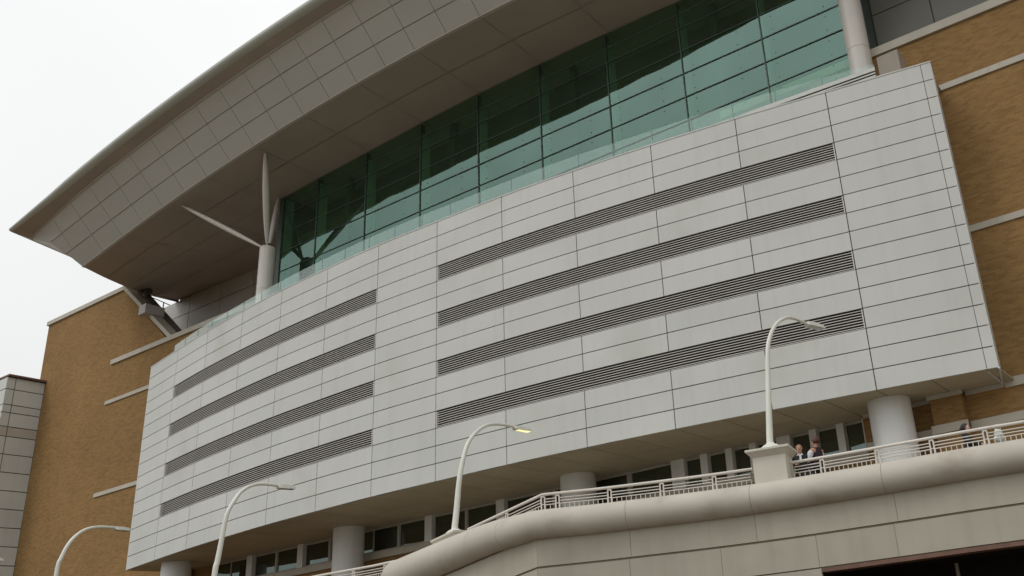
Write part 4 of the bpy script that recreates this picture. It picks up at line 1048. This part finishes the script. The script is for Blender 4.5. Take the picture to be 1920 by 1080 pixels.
    sel(['pel', 'hpr', 'knr', 'anr', 'hpl', 'knl', 'anl'], [('pel', 'hpr'), ('hpr', 'knr'), ('knr', 'anr'), ('pel', 'hpl'), ('hpl', 'knl'), ('knl', 'anl')], .018, legs, 'trousers')
    M = Matrix.Translation(loc) @ Matrix.Rotation(math.radians(face-90), 4, 'Z')
    W_ = lambda x, y, z: M @ (V(x, y, z)*k)
    rot = Matrix.Rotation(math.radians(face-90), 3, 'Z')
    h = MB(); h.ball(W_(0, -.024, 1.660), .104*k, .93, 1.02, .98, 14, rot)
    h2 = [v for v in h.v]
    hm = MB(); vs = []; M_i = M.inverted()
    for v in h.v:
        l_ = (M_i @ v)/k
        if l_.y > .035 and l_.z < 1.70: v = M @ (V(l_.x*.72, min(l_.y, .035), l_.z)*k)
        if l_.z < 1.60 and not hair_long: v = M @ (V(l_.x*.8, l_.y*.8+.01, 1.60+(l_.z-1.60)*.3)*k)
        jit = V(random.uniform(-1, 1), random.uniform(-1, 1), random.uniform(-1, 1))*.004
        vs.append(v+jit)
    hm.add(vs, h.f); hm.build('hair', hair, T, smooth=True, sharp=80)
    if hair_long:
        pm = MB(); pm.tube([W_(0, -.10, 1.68), W_(0, -.135, 1.62), W_(0, -.13, 1.54), W_(0, -.115, 1.45)], [.03*k, .042*k, .038*k, .012*k], 10); pm.build('ponytail', hair, T, smooth=True)
    fm = MB()
    fm.ball(W_(0, .105, 1.628), .013*k, .9, 1.3, 1.5, 6, rot); fm.build('nose', skin, T, smooth=True)
    for sgn in (-1, 1):
        e = MB(); e.ball(W_(.032*sgn, .092, 1.655), .0095*k, 1.2, .7, .7, 6, rot); e.build('eye', DARKM, T, smooth=True)
        e = MB(); e.ball(W_(.082*sgn, .012, 1.635), .022*k, .35, .7, 1.2, 6, rot); e.build('ear', skin, T, smooth=True)
    mo = MB(); mo.ball(W_(0, .094, 1.592), .020*k, 1.1, .35, .3, 6, rot); mo.build('mouth', mat('lips', (.38, .14, .12), .5), T, smooth=True)
    for sgn in (-1, 1):
        s__ = MB(); s__.ball(W_(.117*sgn, .055, .045), .10*k, .48, 1.4, .44, 8, rot); s__.build('shoe', mat('black_shoe', (.03, .03, .03), .4), T, smooth=True)
    if shirt:
        c_ = MB(); c_.tube([W_(-.06, .075, 1.475), W_(0, .105, 1.44), W_(.06, .075, 1.475)], .022*k, 8); c_.tube([W_(0, .10, 1.45), W_(0, .13, 1.30)], .03*k, 8); c_.build('shirt_collar', shirt, T, smooth=True)
    return T
DKC = mat('dark_plum_cloth', (.030, .018, .022), .9, 0, .2, 12); BLK = mat('black_cloth', (.012, .014, .014), .9, 0, .2, 12)
WHT = mat('white_cotton', (.62, .64, .70), .8, 0, .05, 12); HB = mat('brown_hair', (.085, .035, .018), .7, 0, .2, 40); HL = mat('light_brown_hair', (.13, .08, .045), .7, 0, .2, 40); HD = mat('dark_hair', (.02, .015, .012), .6, 0, .2, 40)
pA = atz(1497, 832, ZD+1.72); pA.z = ZD+CZ
pB = atz(1527, 820, ZD+1.86); pB.z = ZD+CZ
pC = atz(1809, 794.5, ZD+1.68); pC.z = ZD+CZ
DOWN = {'r': ((.235, -.02, 1.16), (.25, .07, .93)), 'l': ((-.235, -.02, 1.16), (-.25, .07, .93))}
person(pA, 268, 1.70, 'person with light brown hair, dark jacket and white shirt, beside the pedestal', SKIN, HL, BLK, BLK, {'r': ((.25, .0, 1.17), (.14, .20, 1.20)), 'l': ((-.235, -.02, 1.16), (-.25, .07, .93))}, shirt=WHT)
person(pB, 132, 1.86, 'person with brown hair in a dark vest with white short sleeves, turned toward their companion', SKIN, HB, DKC, BLK, {'r': ((.20, .14, 1.20), (.06, .30, 1.18)), 'l': ((-.25, .05, 1.17), (-.22, .24, 1.08))}, sleeve=WHT)
person(pC, -28, 1.68, 'person in a black coat with dark tied hair, alone behind the right railing', SKIN2, HD, BLK, BLK, {'r': ((.23, .12, 1.20), (.20, .36, 1.12)), 'l': ((-.235, -.10, 1.17), (-.24, -.06, .93))}, hair_long=True)
# pale bag on the walkway behind the rail
pG = atz(1876, 815, 4.20); bgm = MB(); bgm.ball(V(0, 0, 0), .16, .8, .55, 1.0, 10)
rv = random.Random(3); vs = [v*(1+rv.uniform(-.16, .16))+V(0, 0, 0) for v in bgm.v]; vs = [V(v.x*(1.15 if v.z < 0 else .75), v.y, v.z) for v in vs]
T = thing('paper_bag', V(pG.x, pG.y+.12, pG.z-.2), 0, 'small crumpled pale bag behind the railing near the right edge', 'bag')
m = MB(); m.add([v+V(pG.x, pG.y+.12, pG.z) for v in vs], bgm.f); m.build('bag_body', mat('pale_paper', (.62, .64, .60), .8), T, smooth=True, sharp=20)
m = MB(); m.tube([V(pG.x-.07, pG.y+.12, pG.z+.12), V(pG.x-.04, pG.y+.12, pG.z+.26), V(pG.x+.04, pG.y+.12, pG.z+.26), V(pG.x+.07, pG.y+.12, pG.z+.12)], .008, 6); m.build('handle', mat('pale_paper', (.6, .6, .6)), T)
